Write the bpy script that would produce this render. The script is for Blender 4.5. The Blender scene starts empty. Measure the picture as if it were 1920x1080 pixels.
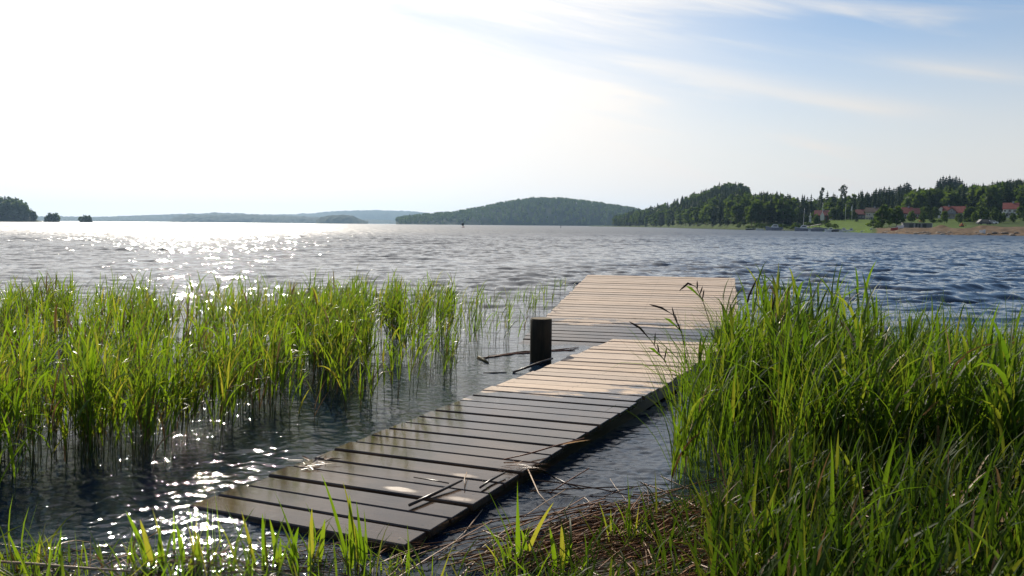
import bpy, math, random
import numpy as np
from mathutils import Matrix, Vector
random.seed(7); RNG = np.random.default_rng(11)
R = math.radians
SC = bpy.context.scene
COL = SC.collection
H = 1.64            # eye height above the water
F = 1557.0          # focal length in pixels of a 1920 px wide frame
M = np.array([[9.99963877e-01, 8.49969295e-03, 0.0],
              [6.46845121e-04, -7.60994260e-02, 9.97100025e-01],
              [8.47504e-03, -0.99706401, -0.07610218]])   # camera axes -> world


def ray(px, py): return M @ np.array([(px - 960) / F, (py - 540) / F, 1.0])
def G(px, py, z=0.0):            # where the line of sight meets the level z
    d = ray(px, py); t = (z - H) / d[2]
    return np.array([d[0] * t, d[1] * t, z])
def AT(px, py, D):               # the point at forward distance D
    d = ray(px, py); t = D / d[1]
    return np.array([d[0] * t, D, H + d[2] * t])
def hy(px): return 413 + 0.0085 * px
def zat(px, py, D): return H + (hy(px) - py) * D / F


# ------------------------------------------------------------------ objects
def tag(o, label=None, cat=None, group=None, kind=None):
    if label: o['label'] = label
    if cat: o['category'] = cat
    if group: o['group'] = group
    if kind: o['kind'] = kind
    return o


def empty(name, loc=(0, 0, 0), rz=0.0):
    o = bpy.data.objects.new(name, None); COL.objects.link(o)
    o.location = [float(v) for v in loc]; o.rotation_euler = (0, 0, rz); o.empty_display_size = 0.2
    return o


def mesh_obj(name, V, Fq, mats, parent=None, smooth=False, mi=None, attr=None):
    """V (n,3) array, Fq list of polygons or (m,k) int array"""
    me = bpy.data.meshes.new(name)
    V = np.asarray(V, dtype=np.float32)
    if isinstance(Fq, np.ndarray):
        k = Fq.shape[1]; n = Fq.shape[0]
        me.vertices.add(len(V)); me.vertices.foreach_set('co', V.ravel())
        me.loops.add(n * k); me.loops.foreach_set('vertex_index', Fq.astype(np.int32).ravel())
        me.polygons.add(n)
        me.polygons.foreach_set('loop_start', np.arange(0, n * k, k, dtype=np.int32))
        me.polygons.foreach_set('loop_total', np.full(n, k, dtype=np.int32))
    else:
        me.from_pydata([tuple(map(float, v)) for v in V], [], [tuple(f) for f in Fq])
    if mi is not None: me.polygons.foreach_set('material_index', np.asarray(mi, dtype=np.int32))
    if smooth: me.polygons.foreach_set('use_smooth', np.ones(len(me.polygons), dtype=bool))
    if attr is not None:
        for an, av in attr.items():
            a = me.attributes.new(an, 'FLOAT', 'POINT'); a.data.foreach_set('value', np.asarray(av, dtype=np.float32))
    for m in (mats if isinstance(mats, (list, tuple)) else [mats]): me.materials.append(m)
    me.update(calc_edges=True)
    o = bpy.data.objects.new(name, me); COL.objects.link(o)
    if parent is not None: o.parent = parent
    return o


class MB:
    def __init__(self): self.v = []; self.f = []
    def add(self, V, Fc):
        b = len(self.v); self.v += [tuple(map(float, p)) for p in V]; self.f += [tuple(i + b for i in f) for f in Fc]; return self
    def box(self, x0, x1, y0, y1, z0, z1):
        V = [(x0, y0, z0), (x1, y0, z0), (x1, y1, z0), (x0, y1, z0), (x0, y0, z1), (x1, y0, z1), (x1, y1, z1), (x0, y1, z1)]
        return self.add(V, [(0, 3, 2, 1), (4, 5, 6, 7), (0, 1, 5, 4), (1, 2, 6, 5), (2, 3, 7, 6), (3, 0, 4, 7)])
    def rings(self, rings, cap=True):
        n = len(rings[0]); V = [p for r in rings for p in r]; Fc = []
        for i in range(len(rings) - 1):
            for j in range(n):
                a = i * n + j; b = i * n + (j + 1) % n
                Fc.append((a, b, b + n, a + n))
        if cap: Fc += [tuple(range(n - 1, -1, -1)), tuple(range((len(rings) - 1) * n, len(rings) * n))]
        return self.add(V, Fc)
    def tube(self, P, rad, n=6, cap=True):
        P = [Vector(p) for p in P]; rs = []
        if not isinstance(rad, (list, tuple)): rad = [rad] * len(P)
        for i, p in enumerate(P):
            t = (P[min(i + 1, len(P) - 1)] - P[max(i - 1, 0)]).normalized()
            s = t.cross(Vector((0.31, 0.2, 0.93)))
            if s.length < 1e-3: s = t.cross(Vector((1, 0, 0)))
            s.normalize(); u = s.cross(t)
            rs.append([p + (s * math.cos(a) + u * math.sin(a)) * rad[i] for a in [2 * math.pi * k / n for k in range(n)]])
        return self.rings(rs, cap)
    def build(self, name, m, parent=None, smooth=False): return mesh_obj(name, np.array(self.v), self.f, m, parent, smooth)


def copy_tree(o, parent=None):
    c = o.copy(); COL.objects.link(c)
    if parent is not None: c.parent = parent
    for ch in list(o.children): copy_tree(ch, c)
    return c


# ------------------------------------------------------------------ materials
def nodes(name):
    m = bpy.data.materials.new(name); m.use_nodes = True; nt = m.node_tree; nt.nodes.clear()
    out = nt.nodes.new('ShaderNodeOutputMaterial')
    return m, nt, out
def N(nt, t, **kw):
    n = nt.nodes.new(t)
    for k, v in kw.items():
        if k.startswith('i_'):
            key = k[2:]; key = int(key) if key.isdigit() else key.replace('_', ' ')
            n.inputs[key].default_value = v
        else: setattr(n, k, v)
    return n
def math_(nt, op, a, b=None, c=None, clamp=False):
    n = nt.nodes.new('ShaderNodeMath'); n.operation = op; n.use_clamp = clamp
    for i, x in enumerate((a, b, c)):
        if x is None: continue
        if isinstance(x, (int, float)): n.inputs[i].default_value = x
        else: nt.links.new(x, n.inputs[i])
    return n.outputs[0]
def mixc(nt, fac, a, b, blend='MIX'):
    n = nt.nodes.new('ShaderNodeMix'); n.data_type = 'RGBA'; n.blend_type = blend
    for s, x in ((n.inputs[0], fac), (n.inputs[6], a), (n.inputs[7], b)):
        if isinstance(x, (int, float)): s.default_value = x
        elif isinstance(x, (tuple, list)): s.default_value = (*x[:3], 1)
        else: nt.links.new(x, s)
    return n.outputs[2]
def ramp(nt, v, lo, hi, a=0.0, b=1.0):
    n = nt.nodes.new('ShaderNodeMapRange'); n.interpolation_type = 'SMOOTHSTEP'
    n.inputs[1].default_value = lo; n.inputs[2].default_value = hi; n.inputs[3].default_value = a; n.inputs[4].default_value = b
    nt.links.new(v, n.inputs[0]); return n.outputs[0]


def mat(name, col, rough=0.7, col2=None, scale=5.0, spec=0.3, metal=0.0, bump=0.0, stretch=None):
    m, nt, out = nodes(name); L = nt.links.new
    p = N(nt, 'ShaderNodeBsdfPrincipled'); p.inputs['Roughness'].default_value = rough
    p.inputs['Specular IOR Level'].default_value = spec; p.inputs['Metallic'].default_value = metal
    tc = N(nt, 'ShaderNodeTexCoord'); src = tc.outputs['Object']
    if stretch:
        mp = N(nt, 'ShaderNodeMapping'); mp.inputs['Scale'].default_value = stretch; L(src, mp.inputs[0]); src = mp.outputs[0]
    nz = N(nt, 'ShaderNodeTexNoise'); nz.inputs['Scale'].default_value = scale; nz.inputs['Detail'].default_value = 5; L(src, nz.inputs['Vector'])
    c2 = col2 or tuple(c * 0.7 for c in col)
    L(mixc(nt, ramp(nt, nz.outputs[0], 0.3, 0.7), col, c2), p.inputs['Base Color'])
    if bump:
        b = N(nt, 'ShaderNodeBump'); b.inputs['Distance'].default_value = bump; L(nz.outputs[0], b.inputs['Height']); L(b.outputs[0], p.inputs['Normal'])
    L(p.outputs[0], out.inputs[0]); return m


def leaf_mat(name, cols, trans, tfac=0.45, rough=0.4, spec=0.5):
    """foliage: reflective and see-through colours that vary leaf by leaf"""
    m, nt, out = nodes(name); L = nt.links.new
    g = N(nt, 'ShaderNodeNewGeometry'); r = g.outputs['Random Per Island']
    def cr(cs):
        n = N(nt, 'ShaderNodeValToRGB'); e = n.color_ramp.elements
        while len(e) < len(cs): e.new(0.5)
        for i, c in enumerate(cs): e[i].position = i / (len(cs) - 1); e[i].color = (*c, 1)
        L(r, n.inputs[0]); return n.outputs[0]
    p = N(nt, 'ShaderNodeBsdfPrincipled'); p.inputs['Roughness'].default_value = rough; p.inputs['Specular IOR Level'].default_value = spec
    L(cr(cols), p.inputs['Base Color'])
    t = N(nt, 'ShaderNodeBsdfTranslucent'); L(cr(trans), t.inputs[0])
    mx = N(nt, 'ShaderNodeMixShader'); mx.inputs[0].default_value = tfac
    L(p.outputs[0], mx.inputs[1]); L(t.outputs[0], mx.inputs[2]); L(mx.outputs[0], out.inputs[0]); return m


REED = leaf_mat('reed_green', [(.035, .075, .009), (.06, .115, .014), (.045, .09, .010), (.11, .12, .022)],
                [(.17, .31, .010), (.29, .42, .015), (.20, .35, .010), (.46, .42, .04)], 0.5, 0.33, 0.5)
SEDGE = leaf_mat('sedge_green', [(.022, .048, .007), (.032, .066, .009), (.024, .052, .007), (.055, .075, .013)],
                 [(.12, .24, .010), (.21, .34, .015), (.13, .26, .010), (.36, .40, .03)], 0.44, 0.45, 0.15)
SHADED_BANKG = leaf_mat('bank_grass_shaded_green', [(.018, .040, .006), (.026, .052, .008), (.020, .042, .006), (.05, .065, .013)],
                 [(.06, .125, .006), (.105, .185, .009), (.065, .13, .006), (.22, .25, .02)], 0.38, 0.5, 0.10)  # leaf green darkened: the tall stand's shade is painted into these colours
LITTER = leaf_mat('brown_litter', [(.20, .085, .03), (.30, .15, .06), (.12, .05, .02), (.42, .27, .13)],
                  [(.1, .05, .02), (.12, .06, .02), (.08, .03, .01), (.15, .1, .05)], 0.1, 0.35, 0.5)
STRAW = leaf_mat('dry_straw', [(.20, .11, .05), (.34, .22, .10), (.16, .075, .03), (.42, .30, .16)],
                 [(.3, .16, .05), (.4, .25, .1), (.2, .1, .03), (.45, .3, .15)], 0.15, 0.4, 0.5)
STEMG = leaf_mat('reed_stem', [(.035, .06, .01), (.06, .09, .015), (.09, .06, .02)], [(.06, .1, .01), (.1, .14, .01), (.12, .09, .02)], 0.15, 0.45, 0.4)
SEED = mat('sedge_seed_brown', (.05, .022, .012), 0.8, (.02, .012, .01), 60)
SPRUCE = leaf_mat('spruce_needles', [(.012, .028, .012), (.02, .042, .015), (.016, .034, .012)], [(.03, .06, .012), (.05, .085, .015), (.035, .06, .012)], 0.3, 0.7, 0.05)
BROAD = leaf_mat('birch_leaves', [(.03, .06, .014), (.045, .085, .018), (.035, .065, .014)], [(.08, .14, .015), (.13, .19, .02), (.09, .15, .015)], 0.38, 0.65, 0.06)
PINE = leaf_mat('pine_needles', [(.03, .045, .018), (.04, .06, .02), (.03, .045, .02)], [(.05, .08, .02), (.08, .1, .03), (.05, .08, .02)], 0.3, 0.6, 0.2)
BARK = mat('tree_bark', (.10, .065, .045), 0.9, (.05, .035, .025), 3)
PALEBARK = mat('pale_bark', (.28, .22, .18), 0.9, (.14, .10, .08), 3)

# ------------------------------------------------------------------ light and sky
SUN_AZ, SUN_EL = R(-22.0), R(31.0)
sd = Vector((math.sin(SUN_AZ) * math.cos(SUN_EL), math.cos(SUN_AZ) * math.cos(SUN_EL), math.sin(SUN_EL)))
sun = bpy.data.objects.new('sun', bpy.data.lights.new('sun', 'SUN')); COL.objects.link(sun)
sun.data.energy = 5.0; sun.data.angle = R(0.55); sun.data.color = (1.0, 0.91, 0.78)
sun.rotation_euler = sd.to_track_quat('Z', 'Y').to_euler(); sun.location = (0, 0, 60)

w = bpy.data.worlds.new('World'); SC.world = w; w.use_nodes = True
nt = w.node_tree; nt.nodes.clear(); L = nt.links.new
wo = N(nt, 'ShaderNodeOutputWorld'); bg = N(nt, 'ShaderNodeBackground'); L(bg.outputs[0], wo.inputs[0])
sky = N(nt, 'ShaderNodeTexSky'); sky.sky_type = 'NISHITA'; sky.sun_disc = False
sky.sun_elevation = SUN_EL; sky.sun_rotation = SUN_AZ; sky.air_density = 1.0; sky.dust_density = 0.15; sky.ozone_density = 3.5
SKY_S = 0.098
tc = N(nt, 'ShaderNodeTexCoord'); sx = N(nt, 'ShaderNodeSeparateXYZ'); L(tc.outputs['Generated'], sx.inputs[0])
az = math_(nt, 'ARCTAN2', sx.outputs[0], sx.outputs[1]); el = math_(nt, 'ARCSINE', sx.outputs[2])
dt = N(nt, 'ShaderNodeVectorMath', operation='DOT_PRODUCT'); L(tc.outputs['Generated'], dt.inputs[0]); dt.inputs[1].default_value = sd
ang = math_(nt, 'ARCCOSINE', math_(nt, 'MINIMUM', dt.outputs['Value'], 0.99999))
# thin cirrus: streaks that run slightly downhill towards the right
cb = N(nt, 'ShaderNodeCombineXYZ')
L(math_(nt, 'MULTIPLY', az, 2.6), cb.inputs[0]); L(math_(nt, 'MULTIPLY', math_(nt, 'ADD', el, math_(nt, 'MULTIPLY', az, 0.20)), 27.0), cb.inputs[1])
n1 = N(nt, 'ShaderNodeTexNoise'); n1.inputs['Scale'].default_value = 1.0; n1.inputs['Detail'].default_value = 7; n1.inputs['Roughness'].default_value = 0.55; n1.inputs['Distortion'].default_value = 0.5
L(cb.outputs[0], n1.inputs['Vector'])
n2 = N(nt, 'ShaderNodeTexNoise'); n2.inputs['Scale'].default_value = 0.35; n2.inputs['Detail'].default_value = 3; L(cb.outputs[0], n2.inputs['Vector'])
streak = math_(nt, 'MULTIPLY', ramp(nt, n1.outputs[0], 0.47, 0.70), ramp(nt, n2.outputs[0], 0.40, 0.58))
for (ca, ce, la, le, am_) in ((23.6, 13.2, 5.5, .42, .75), (28.6, 9.4, 5.5, .55, .75), (22.0, 7.8, 5.0, .6, .6), (18.5, 16.2, 4.0, .5, .5), (13.5, 9.8, 6.0, .8, .35)):
    da = math_(nt, 'SUBTRACT', az, R(ca)); de = math_(nt, 'ADD', math_(nt, 'SUBTRACT', el, R(ce)), math_(nt, 'MULTIPLY', da, .17))
    de = math_(nt, 'ADD', de, math_(nt, 'MULTIPLY_ADD', n1.outputs[0], .026, -.013))
    qa = math_(nt, 'DIVIDE', da, R(la)); qe = math_(nt, 'DIVIDE', de, R(le))
    gq = math_(nt, 'POWER', 2.718, math_(nt, 'MULTIPLY', math_(nt, 'ADD', math_(nt, 'MULTIPLY', qa, qa), math_(nt, 'MULTIPLY', qe, qe)), -1.0))
    streak = math_(nt, 'ADD', streak, math_(nt, 'MULTIPLY', math_(nt, 'MULTIPLY', gq, am_), ramp(nt, n1.outputs[0], .30, .62, .25, 1.3)))
glow = ramp(nt, ang, R(47), R(17))
lowh = ramp(nt, el, R(16), R(1.0))
soft = ramp(nt, math_(nt, 'ADD', n1.outputs[0], math_(nt, 'MULTIPLY', n2.outputs[0], 0.8)), 0.6, 1.15)
v = math_(nt, 'ADD', math_(nt, 'MULTIPLY', glow, math_(nt, 'MULTIPLY_ADD', soft, 0.75, 0.60)), math_(nt, 'MULTIPLY', lowh, 0.95))
v = math_(nt, 'ADD', v, math_(nt, 'MULTIPLY', streak, 0.42))
v = math_(nt, 'MULTIPLY', v, ramp(nt, el, R(-2), R(0)), None, True)
sk = N(nt, 'ShaderNodeMix', data_type='RGBA', blend_type='MULTIPLY'); sk.inputs[0].default_value = 1
L(sky.outputs[0], sk.inputs[6]); sk.inputs[7].default_value = (SKY_S, SKY_S, SKY_S, 1)
br = math_(nt, 'ADD', math_(nt, 'MULTIPLY', ramp(nt, ang, R(56), R(18)), 0.38), 0.74)
vc = N(nt, 'ShaderNodeMix', data_type='RGBA', blend_type='MULTIPLY'); vc.inputs[0].default_value = 1
vc.inputs[6].default_value = (1.0, 0.955, 0.90, 1); cc = N(nt, 'ShaderNodeCombineColor')
for i in range(3): L(br, cc.inputs[i])
L(cc.outputs[0], vc.inputs[7])
L(mixc(nt, v, sk.outputs[2], vc.outputs[2]), bg.inputs[0]); bg.inputs[1].default_value = 1.0

# ------------------------------------------------------------------ camera
cam = bpy.data.objects.new('camera', bpy.data.cameras.new('camera')); COL.objects.link(cam); SC.camera = cam
cam.data.sensor_width = 36; cam.data.lens = F / 1920 * 36; cam.data.clip_end = 60000; cam.data.clip_start = 0.05
c0, c1, c2 = M[:, 0], -M[:, 1], -M[:, 2]
cam.matrix_world = Matrix([[c0[i], c1[i], c2[i], (0, 0, H)[i]] for i in range(3)] + [[0, 0, 0, 1]])
cam.data.dof.use_dof = True; cam.data.dof.focus_distance = 8.0; cam.data.dof.aperture_fstop = 7.0
SC.view_settings.view_transform = 'Standard'; SC.view_settings.look = 'None'
SC.view_settings.exposure = 0.12; SC.view_settings.gamma = 1.0
SC.render.engine = 'CYCLES'
SC.cycles.max_bounces = 8; SC.cycles.diffuse_bounces = 3; SC.cycles.glossy_bounces = 3; SC.cycles.transmission_bounces = 4
SC.cycles.volume_bounces = 0; SC.cycles.caustics_reflective = False; SC.cycles.caustics_refractive = False
SC.cycles.sample_clamp_indirect = 4.0; SC.cycles.use_denoising = True

# ------------------------------------------------------------------ water
def wave_tile(n, Lm, lam, lmin, spread, rms, seed):
    rg = np.random.default_rng(seed)
    k1 = np.fft.fftfreq(n, Lm / n) * 2 * np.pi
    kx, ky = np.meshgrid(k1, k1); k = np.hypot(kx, ky); k[0, 0] = 1e-6
    kp = 2 * np.pi / lam
    th = np.arctan2(ky, kx) - R(-84)
    A = np.sqrt(np.exp(-1.25 * (kp / k) ** 2) / k ** 4 * np.exp(-(k * lmin / (2 * np.pi)) ** 2)) * (np.abs(np.cos(th)) ** spread + 0.04)
    A[0, 0] = 0
    Hk = A * (rg.standard_normal((n, n)) + 1j * rg.standard_normal((n, n)))
    h = np.fft.ifft2(Hk).real; dx = np.fft.ifft2(-1j * kx / k * Hk).real; dy = np.fft.ifft2(-1j * ky / k * Hk).real
    s = rms / h.std(); return h * s, dx * s, dy * s, Lm
def samp(a, x, y, Lm):
    n = a.shape[0]; u = (x / Lm * n) % n; v = (y / Lm * n) % n
    i = np.floor(u).astype(int); j = np.floor(v).astype(int); fu = u - i; fv = v - j
    i %= n; j %= n; i2 = (i + 1) % n; j2 = (j + 1) % n
    return a[j, i] * (1 - fu) * (1 - fv) + a[j, i2] * fu * (1 - fv) + a[j2, i] * (1 - fu) * fv + a[j2, i2] * fu * fv
def sstep(x, a, b): t = np.clip((x - a) / (b - a), 0, 1); return t * t * (3 - 2 * t)

def build_water():
    rs = [1.6]
    while rs[-1] < 7600:
        r = rs[-1]; rs.append(r * (1 + (0.0026 if r < 10 else 0.0042 if r < 80 else min(0.02, 0.0042 + 0.004 * math.log(r / 80)))))
    rs = np.array(rs)
    an = np.concatenate([np.linspace(-82, -37, 70, endpoint=False), np.linspace(-37, 37, 860), np.linspace(37, 82, 71)[1:]]) * np.pi / 180
    rr, aa = np.meshgrid(rs, an, indexing='ij')
    x = rr * np.sin(aa); y = rr * np.cos(aa); r = rr
    TA = wave_tile(1024, 53.0, 2.3, 0.18, 2.0, 1.0, 3); TB = wave_tile(512, 8.3, 0.62, 0.05, 1.0, 1.0, 5); TD = wave_tile(512, 4.1, 0.17, 0.022, 0.6, 1.0, 8)
    TC = wave_tile(512, 190.0, 7.0, 1.0, 3.0, 1.0, 9)
    # sheltered behind the reeds and beside the bank, open further out
    shel = sstep(r, 8.5, 24) * 0.9 + 0.1
    shel = np.maximum(shel, sstep(x, 2.8, 5.5) * sstep(r, 7, 10) * 0.55)
    gust = 0.75 + 0.5 * samp(TC[0], x * 0.35 + 31, y * 0.12, TC[3]).clip(-1, 1) * 0.5
    aA = 0.042 * shel * gust; aB = 0.0075 * (0.14 + 0.86 * shel) * np.clip(1.2 - r / 90, 0.0, 1); aC = 0.035 * sstep(r, 20, 90); aD = 0.0016 * np.clip(1.3 - r / 22, 0.0, 1)
    z = aA * samp(TA[0], x, y, TA[3]) + aB * samp(TB[0], x, y, TB[3]) + aC * samp(TC[0], x, y, TC[3]) + aD * samp(TD[0], x, y, TD[3])
    ch = 1.0
    X = x + ch * (aA * samp(TA[1], x, y, TA[3]) + aB * samp(TB[1], x, y, TB[3]))
    Y = y + ch * (aA * samp(TA[2], x, y, TA[3]) + aB * samp(TB[2], x, y, TB[3]))
    nr, na = rr.shape
    V = np.stack([X, Y, z], -1).reshape(-1, 3)
    q = (np.arange(nr - 1)[:, None] * na + np.arange(na - 1)[None, :]).ravel()
    Fc = np.stack([q, q + 1, q + 1 + na, q + na], 1)[:, ::-1]
    m, nt, out = nodes('lake_water'); L = nt.links.new
    p = N(nt, 'ShaderNodeBsdfPrincipled'); p.inputs['Base Color'].default_value = (.009, .020, .038, 1)
    p.inputs['Roughness'].default_value = 0.05; p.inputs['IOR'].default_value = 1.333; p.inputs['Specular IOR Level'].default_value = 0.5
    g = N(nt, 'ShaderNodeNewGeometry')
    mp = N(nt, 'ShaderNodeMapping'); mp.inputs['Scale'].default_value = (0.7, 1.0, 1.0); L(g.outputs['Position'], mp.inputs[0])
    na1 = N(nt, 'ShaderNodeTexNoise'); na1.inputs['Scale'].default_value = 24; na1.inputs['Detail'].default_value = 4; na1.inputs['Roughness'].default_value = 0.6; L(mp.outputs[0], na1.inputs['Vector'])
    na2 = N(nt, 'ShaderNodeTexNoise'); na2.inputs['Scale'].default_value = 3.2; na2.inputs['Detail'].default_value = 4; na2.inputs['Roughness'].default_value = 0.6; L(mp.outputs[0], na2.inputs['Vector'])
    ln = N(nt, 'ShaderNodeVectorMath', operation='LENGTH'); L(g.outputs['Position'], ln.inputs[0]); dist = ln.outputs['Value']
    b1 = N(nt, 'ShaderNodeBump'); b1.inputs['Distance'].default_value = 0.016; L(na1.outputs[0], b1.inputs['Height']); L(ramp(nt, dist, 40, 8, 0.30, 0.22), b1.inputs['Strength'])
    # wind chop that the sheet itself is too coarse to carry further out
    dv = N(nt, 'ShaderNodeVectorMath', operation='SUBTRACT'); L(na2.outputs['Color'], dv.inputs[0]); dv.inputs[1].default_value = (.5, .5, .5)
    am = ramp(nt, dist, 10, 75, 0.0, 1.0); cbx = N(nt, 'ShaderNodeCombineXYZ'); L(math_(nt, 'MULTIPLY', am, 1.15), cbx.inputs[0]); L(math_(nt, 'MULTIPLY', am, 1.15), cbx.inputs[1])
    ml = N(nt, 'ShaderNodeVectorMath', operation='MULTIPLY'); L(dv.outputs[0], ml.inputs[0]); L(cbx.outputs[0], ml.inputs[1])
    ad = N(nt, 'ShaderNodeVectorMath', operation='ADD'); L(b1.outputs[0], ad.inputs[0]); L(ml.outputs[0], ad.inputs[1])
    nm = N(nt, 'ShaderNodeVectorMath', operation='NORMALIZE'); L(ad.outputs[0], nm.inputs[0])
    L(ramp(nt, dist, 10, 200, 0.035, 0.36), p.inputs['Roughness'])
    L(nm.outputs[0], p.inputs['Normal']); L(p.outputs[0], out.inputs[0])
    o = mesh_obj('lake_water', V, Fc, m, smooth=True)
    tag(o, kind='structure')
build_water()

# ------------------------------------------------------------------ near bank
SHX = np.array([-30, -12, -6, -2.5, -1.2, -.3, .1, .6, 1.0, 1.6, 2.5, 4, 8, 14, 40])
SHY = np.array([1.5, 3.2, 3.6, 3.86, 3.78, 3.55, 3.75, 4.20, 4.70, 5.5, 5.8, 6.2, 7, 8, 11])
def vnoise(x, y, s, seed=0):
    xi = np.floor(x / s).astype(int); yi = np.floor(y / s).astype(int); fx = x / s - xi; fy = y / s - yi
    fx = fx * fx * (3 - 2 * fx); fy = fy * fy * (3 - 2 * fy)
    def h(i, j): v = np.sin(i * 127.1 + j * 311.7 + seed * 74.7) * 43758.5453; return v - np.floor(v)
    return (h(xi, yi) * (1 - fx) + h(xi + 1, yi) * fx) * (1 - fy) + (h(xi, yi + 1) * (1 - fx) + h(xi + 1, yi + 1) * fx) * fy
def bank_z(x, y):
    d = np.interp(x, SHX, SHY) - y
    z = np.where(d > 0, 0.42 * (1 - np.exp(-np.maximum(d, 0) * 0.32)), np.maximum(d * 0.16, -0.9))
    return z + (vnoise(x, y, 0.5) - .5) * 0.07 + (vnoise(x, y, 0.13, 3) - .5) * 0.035 - 0.015
gx, gy = np.meshgrid(np.concatenate([np.linspace(-25, -5, 30), np.linspace(-4.9, 7, 240), np.linspace(7.2, 30, 40)]), np.concatenate([np.linspace(-10, 1.5, 30), np.linspace(1.6, 8, 150), np.linspace(8.3, 16, 20)]))
bv = np.stack([gx, gy, bank_z(gx, gy)], -1).reshape(-1, 3)
nb = gx.shape[1]; q = (np.arange(gx.shape[0] - 1)[:, None] * nb + np.arange(nb - 1)[None, :]).ravel()
tag(mesh_obj('shore_ground', bv, np.stack([q, q + 1, q + 1 + nb, q + nb], 1), mat('wet_shore_soil', (.020, .013, .008), 0.75, (.008, .006, .004), 14, 0.15, bump=0.03), smooth=True), kind='structure')


# ------------------------------------------------------------------ plants
def blades(base, azm, e0, droop, length, width, S=5, fold=0.22, twist=None, prof=(0.35, 0.9), powr=1.4):
    """vectorised leaf strips, three vertices across; returns V, F (quads)"""
    n = len(base); P = np.array(base, float).copy(); t = np.linspace(0, 1, S + 1)
    d = np.stack([np.sin(azm), np.cos(azm), np.zeros(n)], 1); perp = np.stack([np.cos(azm), -np.sin(azm), np.zeros(n)], 1)
    tw = np.zeros(n) if twist is None else twist
    rows = []
    for s in range(S + 1):
        e = e0 - droop * t[s] ** powr
        tan = d * np.cos(e)[:, None] + np.array([0, 0, 1.]) * np.sin(e)[:, None]
        nor = np.cross(perp, tan); a = tw * (0.3 + t[s])
        side = perp * np.cos(a)[:, None] + nor * np.sin(a)[:, None]; nn = np.cross(side, tan)
        wd = width * max(0.02, (min(1, prof[0] + t[s] * 2.2)) * (1 - t[s] ** 2.2) ** prof[1]) * 0.5
        rows.append(np.stack([P - side * wd[:, None] + nn * (wd * fold)[:, None], P, P + side * wd[:, None] + nn * (wd * fold)[:, None]], 1))
        if s < S: P = P + tan * (length / S)[:, None]
    V = np.stack(rows, 1).reshape(-1, 3)          # n,(S+1),3
    b = np.arange(n)[:, None, None] * (S + 1) * 3; s_ = np.arange(S)[None, :, None] * 3; c = np.arange(2)[None, None, :]
    i = (b + s_ + c).ravel()
    return V, np.stack([i, i + 1, i + 4, i + 3], 1)
def stems(P0, P1, r0, r1, S=2, bow=None):
    n = len(P0); t = np.linspace(0, 1, S + 1); rows = []
    ax = P1 - P0; ax = ax / np.linalg.norm(ax, axis=1)[:, None]
    s = np.cross(ax, np.array([0.3, 0.77, 0.55])); s /= np.linalg.norm(s, axis=1)[:, None]; u = np.cross(s, ax)
    for k in range(S + 1):
        c = P0 + (P1 - P0) * t[k]
        if bow is not None: c = c + bow * (4 * t[k] * (1 - t[k]))
        r = (r0 + (r1 - r0) * t[k])[:, None]
        rows.append(np.stack([c + r * (s * math.cos(a) + u * math.sin(a)) for a in (0, 2.094, 4.189)], 1))
    V = np.stack(rows, 1).reshape(-1, 3)
    b = np.arange(n)[:, None, None] * (S + 1) * 3; s_ = np.arange(S)[None, :, None] * 3; j = np.arange(3)[None, None, :]
    a = (b + s_ + j).ravel(); j2 = (b + s_ + (j + 1) % 3).ravel()
    return V, np.stack([a, j2, j2 + 3, a + 3], 1)
class Bag:
    def __init__(self): self.V = []; self.F = []; self.m = []; self.n = 0
    def add(self, VF, mi):
        V, Fq = VF; self.V.append(V); self.F.append(Fq + self.n); self.m.append(np.full(len(Fq), mi)); self.n += len(V)
    def obj(self, name, mats, parent=None): return mesh_obj(name, np.concatenate(self.V), np.concatenate(self.F), mats, parent, True, np.concatenate(self.m))

def reed_shoots(bag, pts, hmin, hmax, nl=(5, 8), lw=(.012, .021), ll=(.24, .40), wind=R(75), rg=RNG, dry=0.05, spread=0.9, stemr=0.0038):
    """upright young reeds: a thin stem with leaves that rise along it. materials: 0 leaf, 1 stem, 2 dry"""
    n = len(pts); hh = rg.uniform(hmin, hmax, n)
    lean = rg.normal(0, .05, (n, 2)) + np.array([.05, -.01])
    top = pts + np.stack([lean[:, 0] * hh, lean[:, 1] * hh, hh * 0.8], 1)
    low = pts - np.array([0, 0, .12])
    bag.add(stems(low, top, np.full(n, stemr), np.full(n, stemr * .45)), 1)
    for k in range(nl[1]):
        sel = rg.random(n) < (1 if k < nl[0] else 0.5)
        if k == 0: sel &= rg.random(n) < .7
        t = 0.22 + 0.78 * (k + rg.uniform(0, .8, n)) / nl[1]; t = np.minimum(t, 1.0)
        b = pts + (top - pts) * t[:, None]
        a = wind + rg.normal(0, spread, n) + (k % 2) * np.pi * (rg.random(n) < .55)
        e0 = rg.normal(R(72), R(9), n) + t * R(7); dr = np.abs(rg.normal(R(30), R(26), n)) + R(8)
        big = rg.random(n) < .12; dr = np.where(big, dr + R(60), dr)
        ln = rg.uniform(*ll, n) * (0.8 + .3 * np.sin(np.pi * t)); wdt = rg.uniform(*lw, n)
        dd = rg.random(n) < dry * (2.2 if k < 2 else .6)
        tw = rg.normal(0, .5, n)
        for mi, ss in ((0, sel & ~dd), (2, sel & dd)):
            if ss.any(): bag.add(blades(b[ss], a[ss], e0[ss], dr[ss], ln[ss], wdt[ss], twist=tw[ss]), mi)

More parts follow.
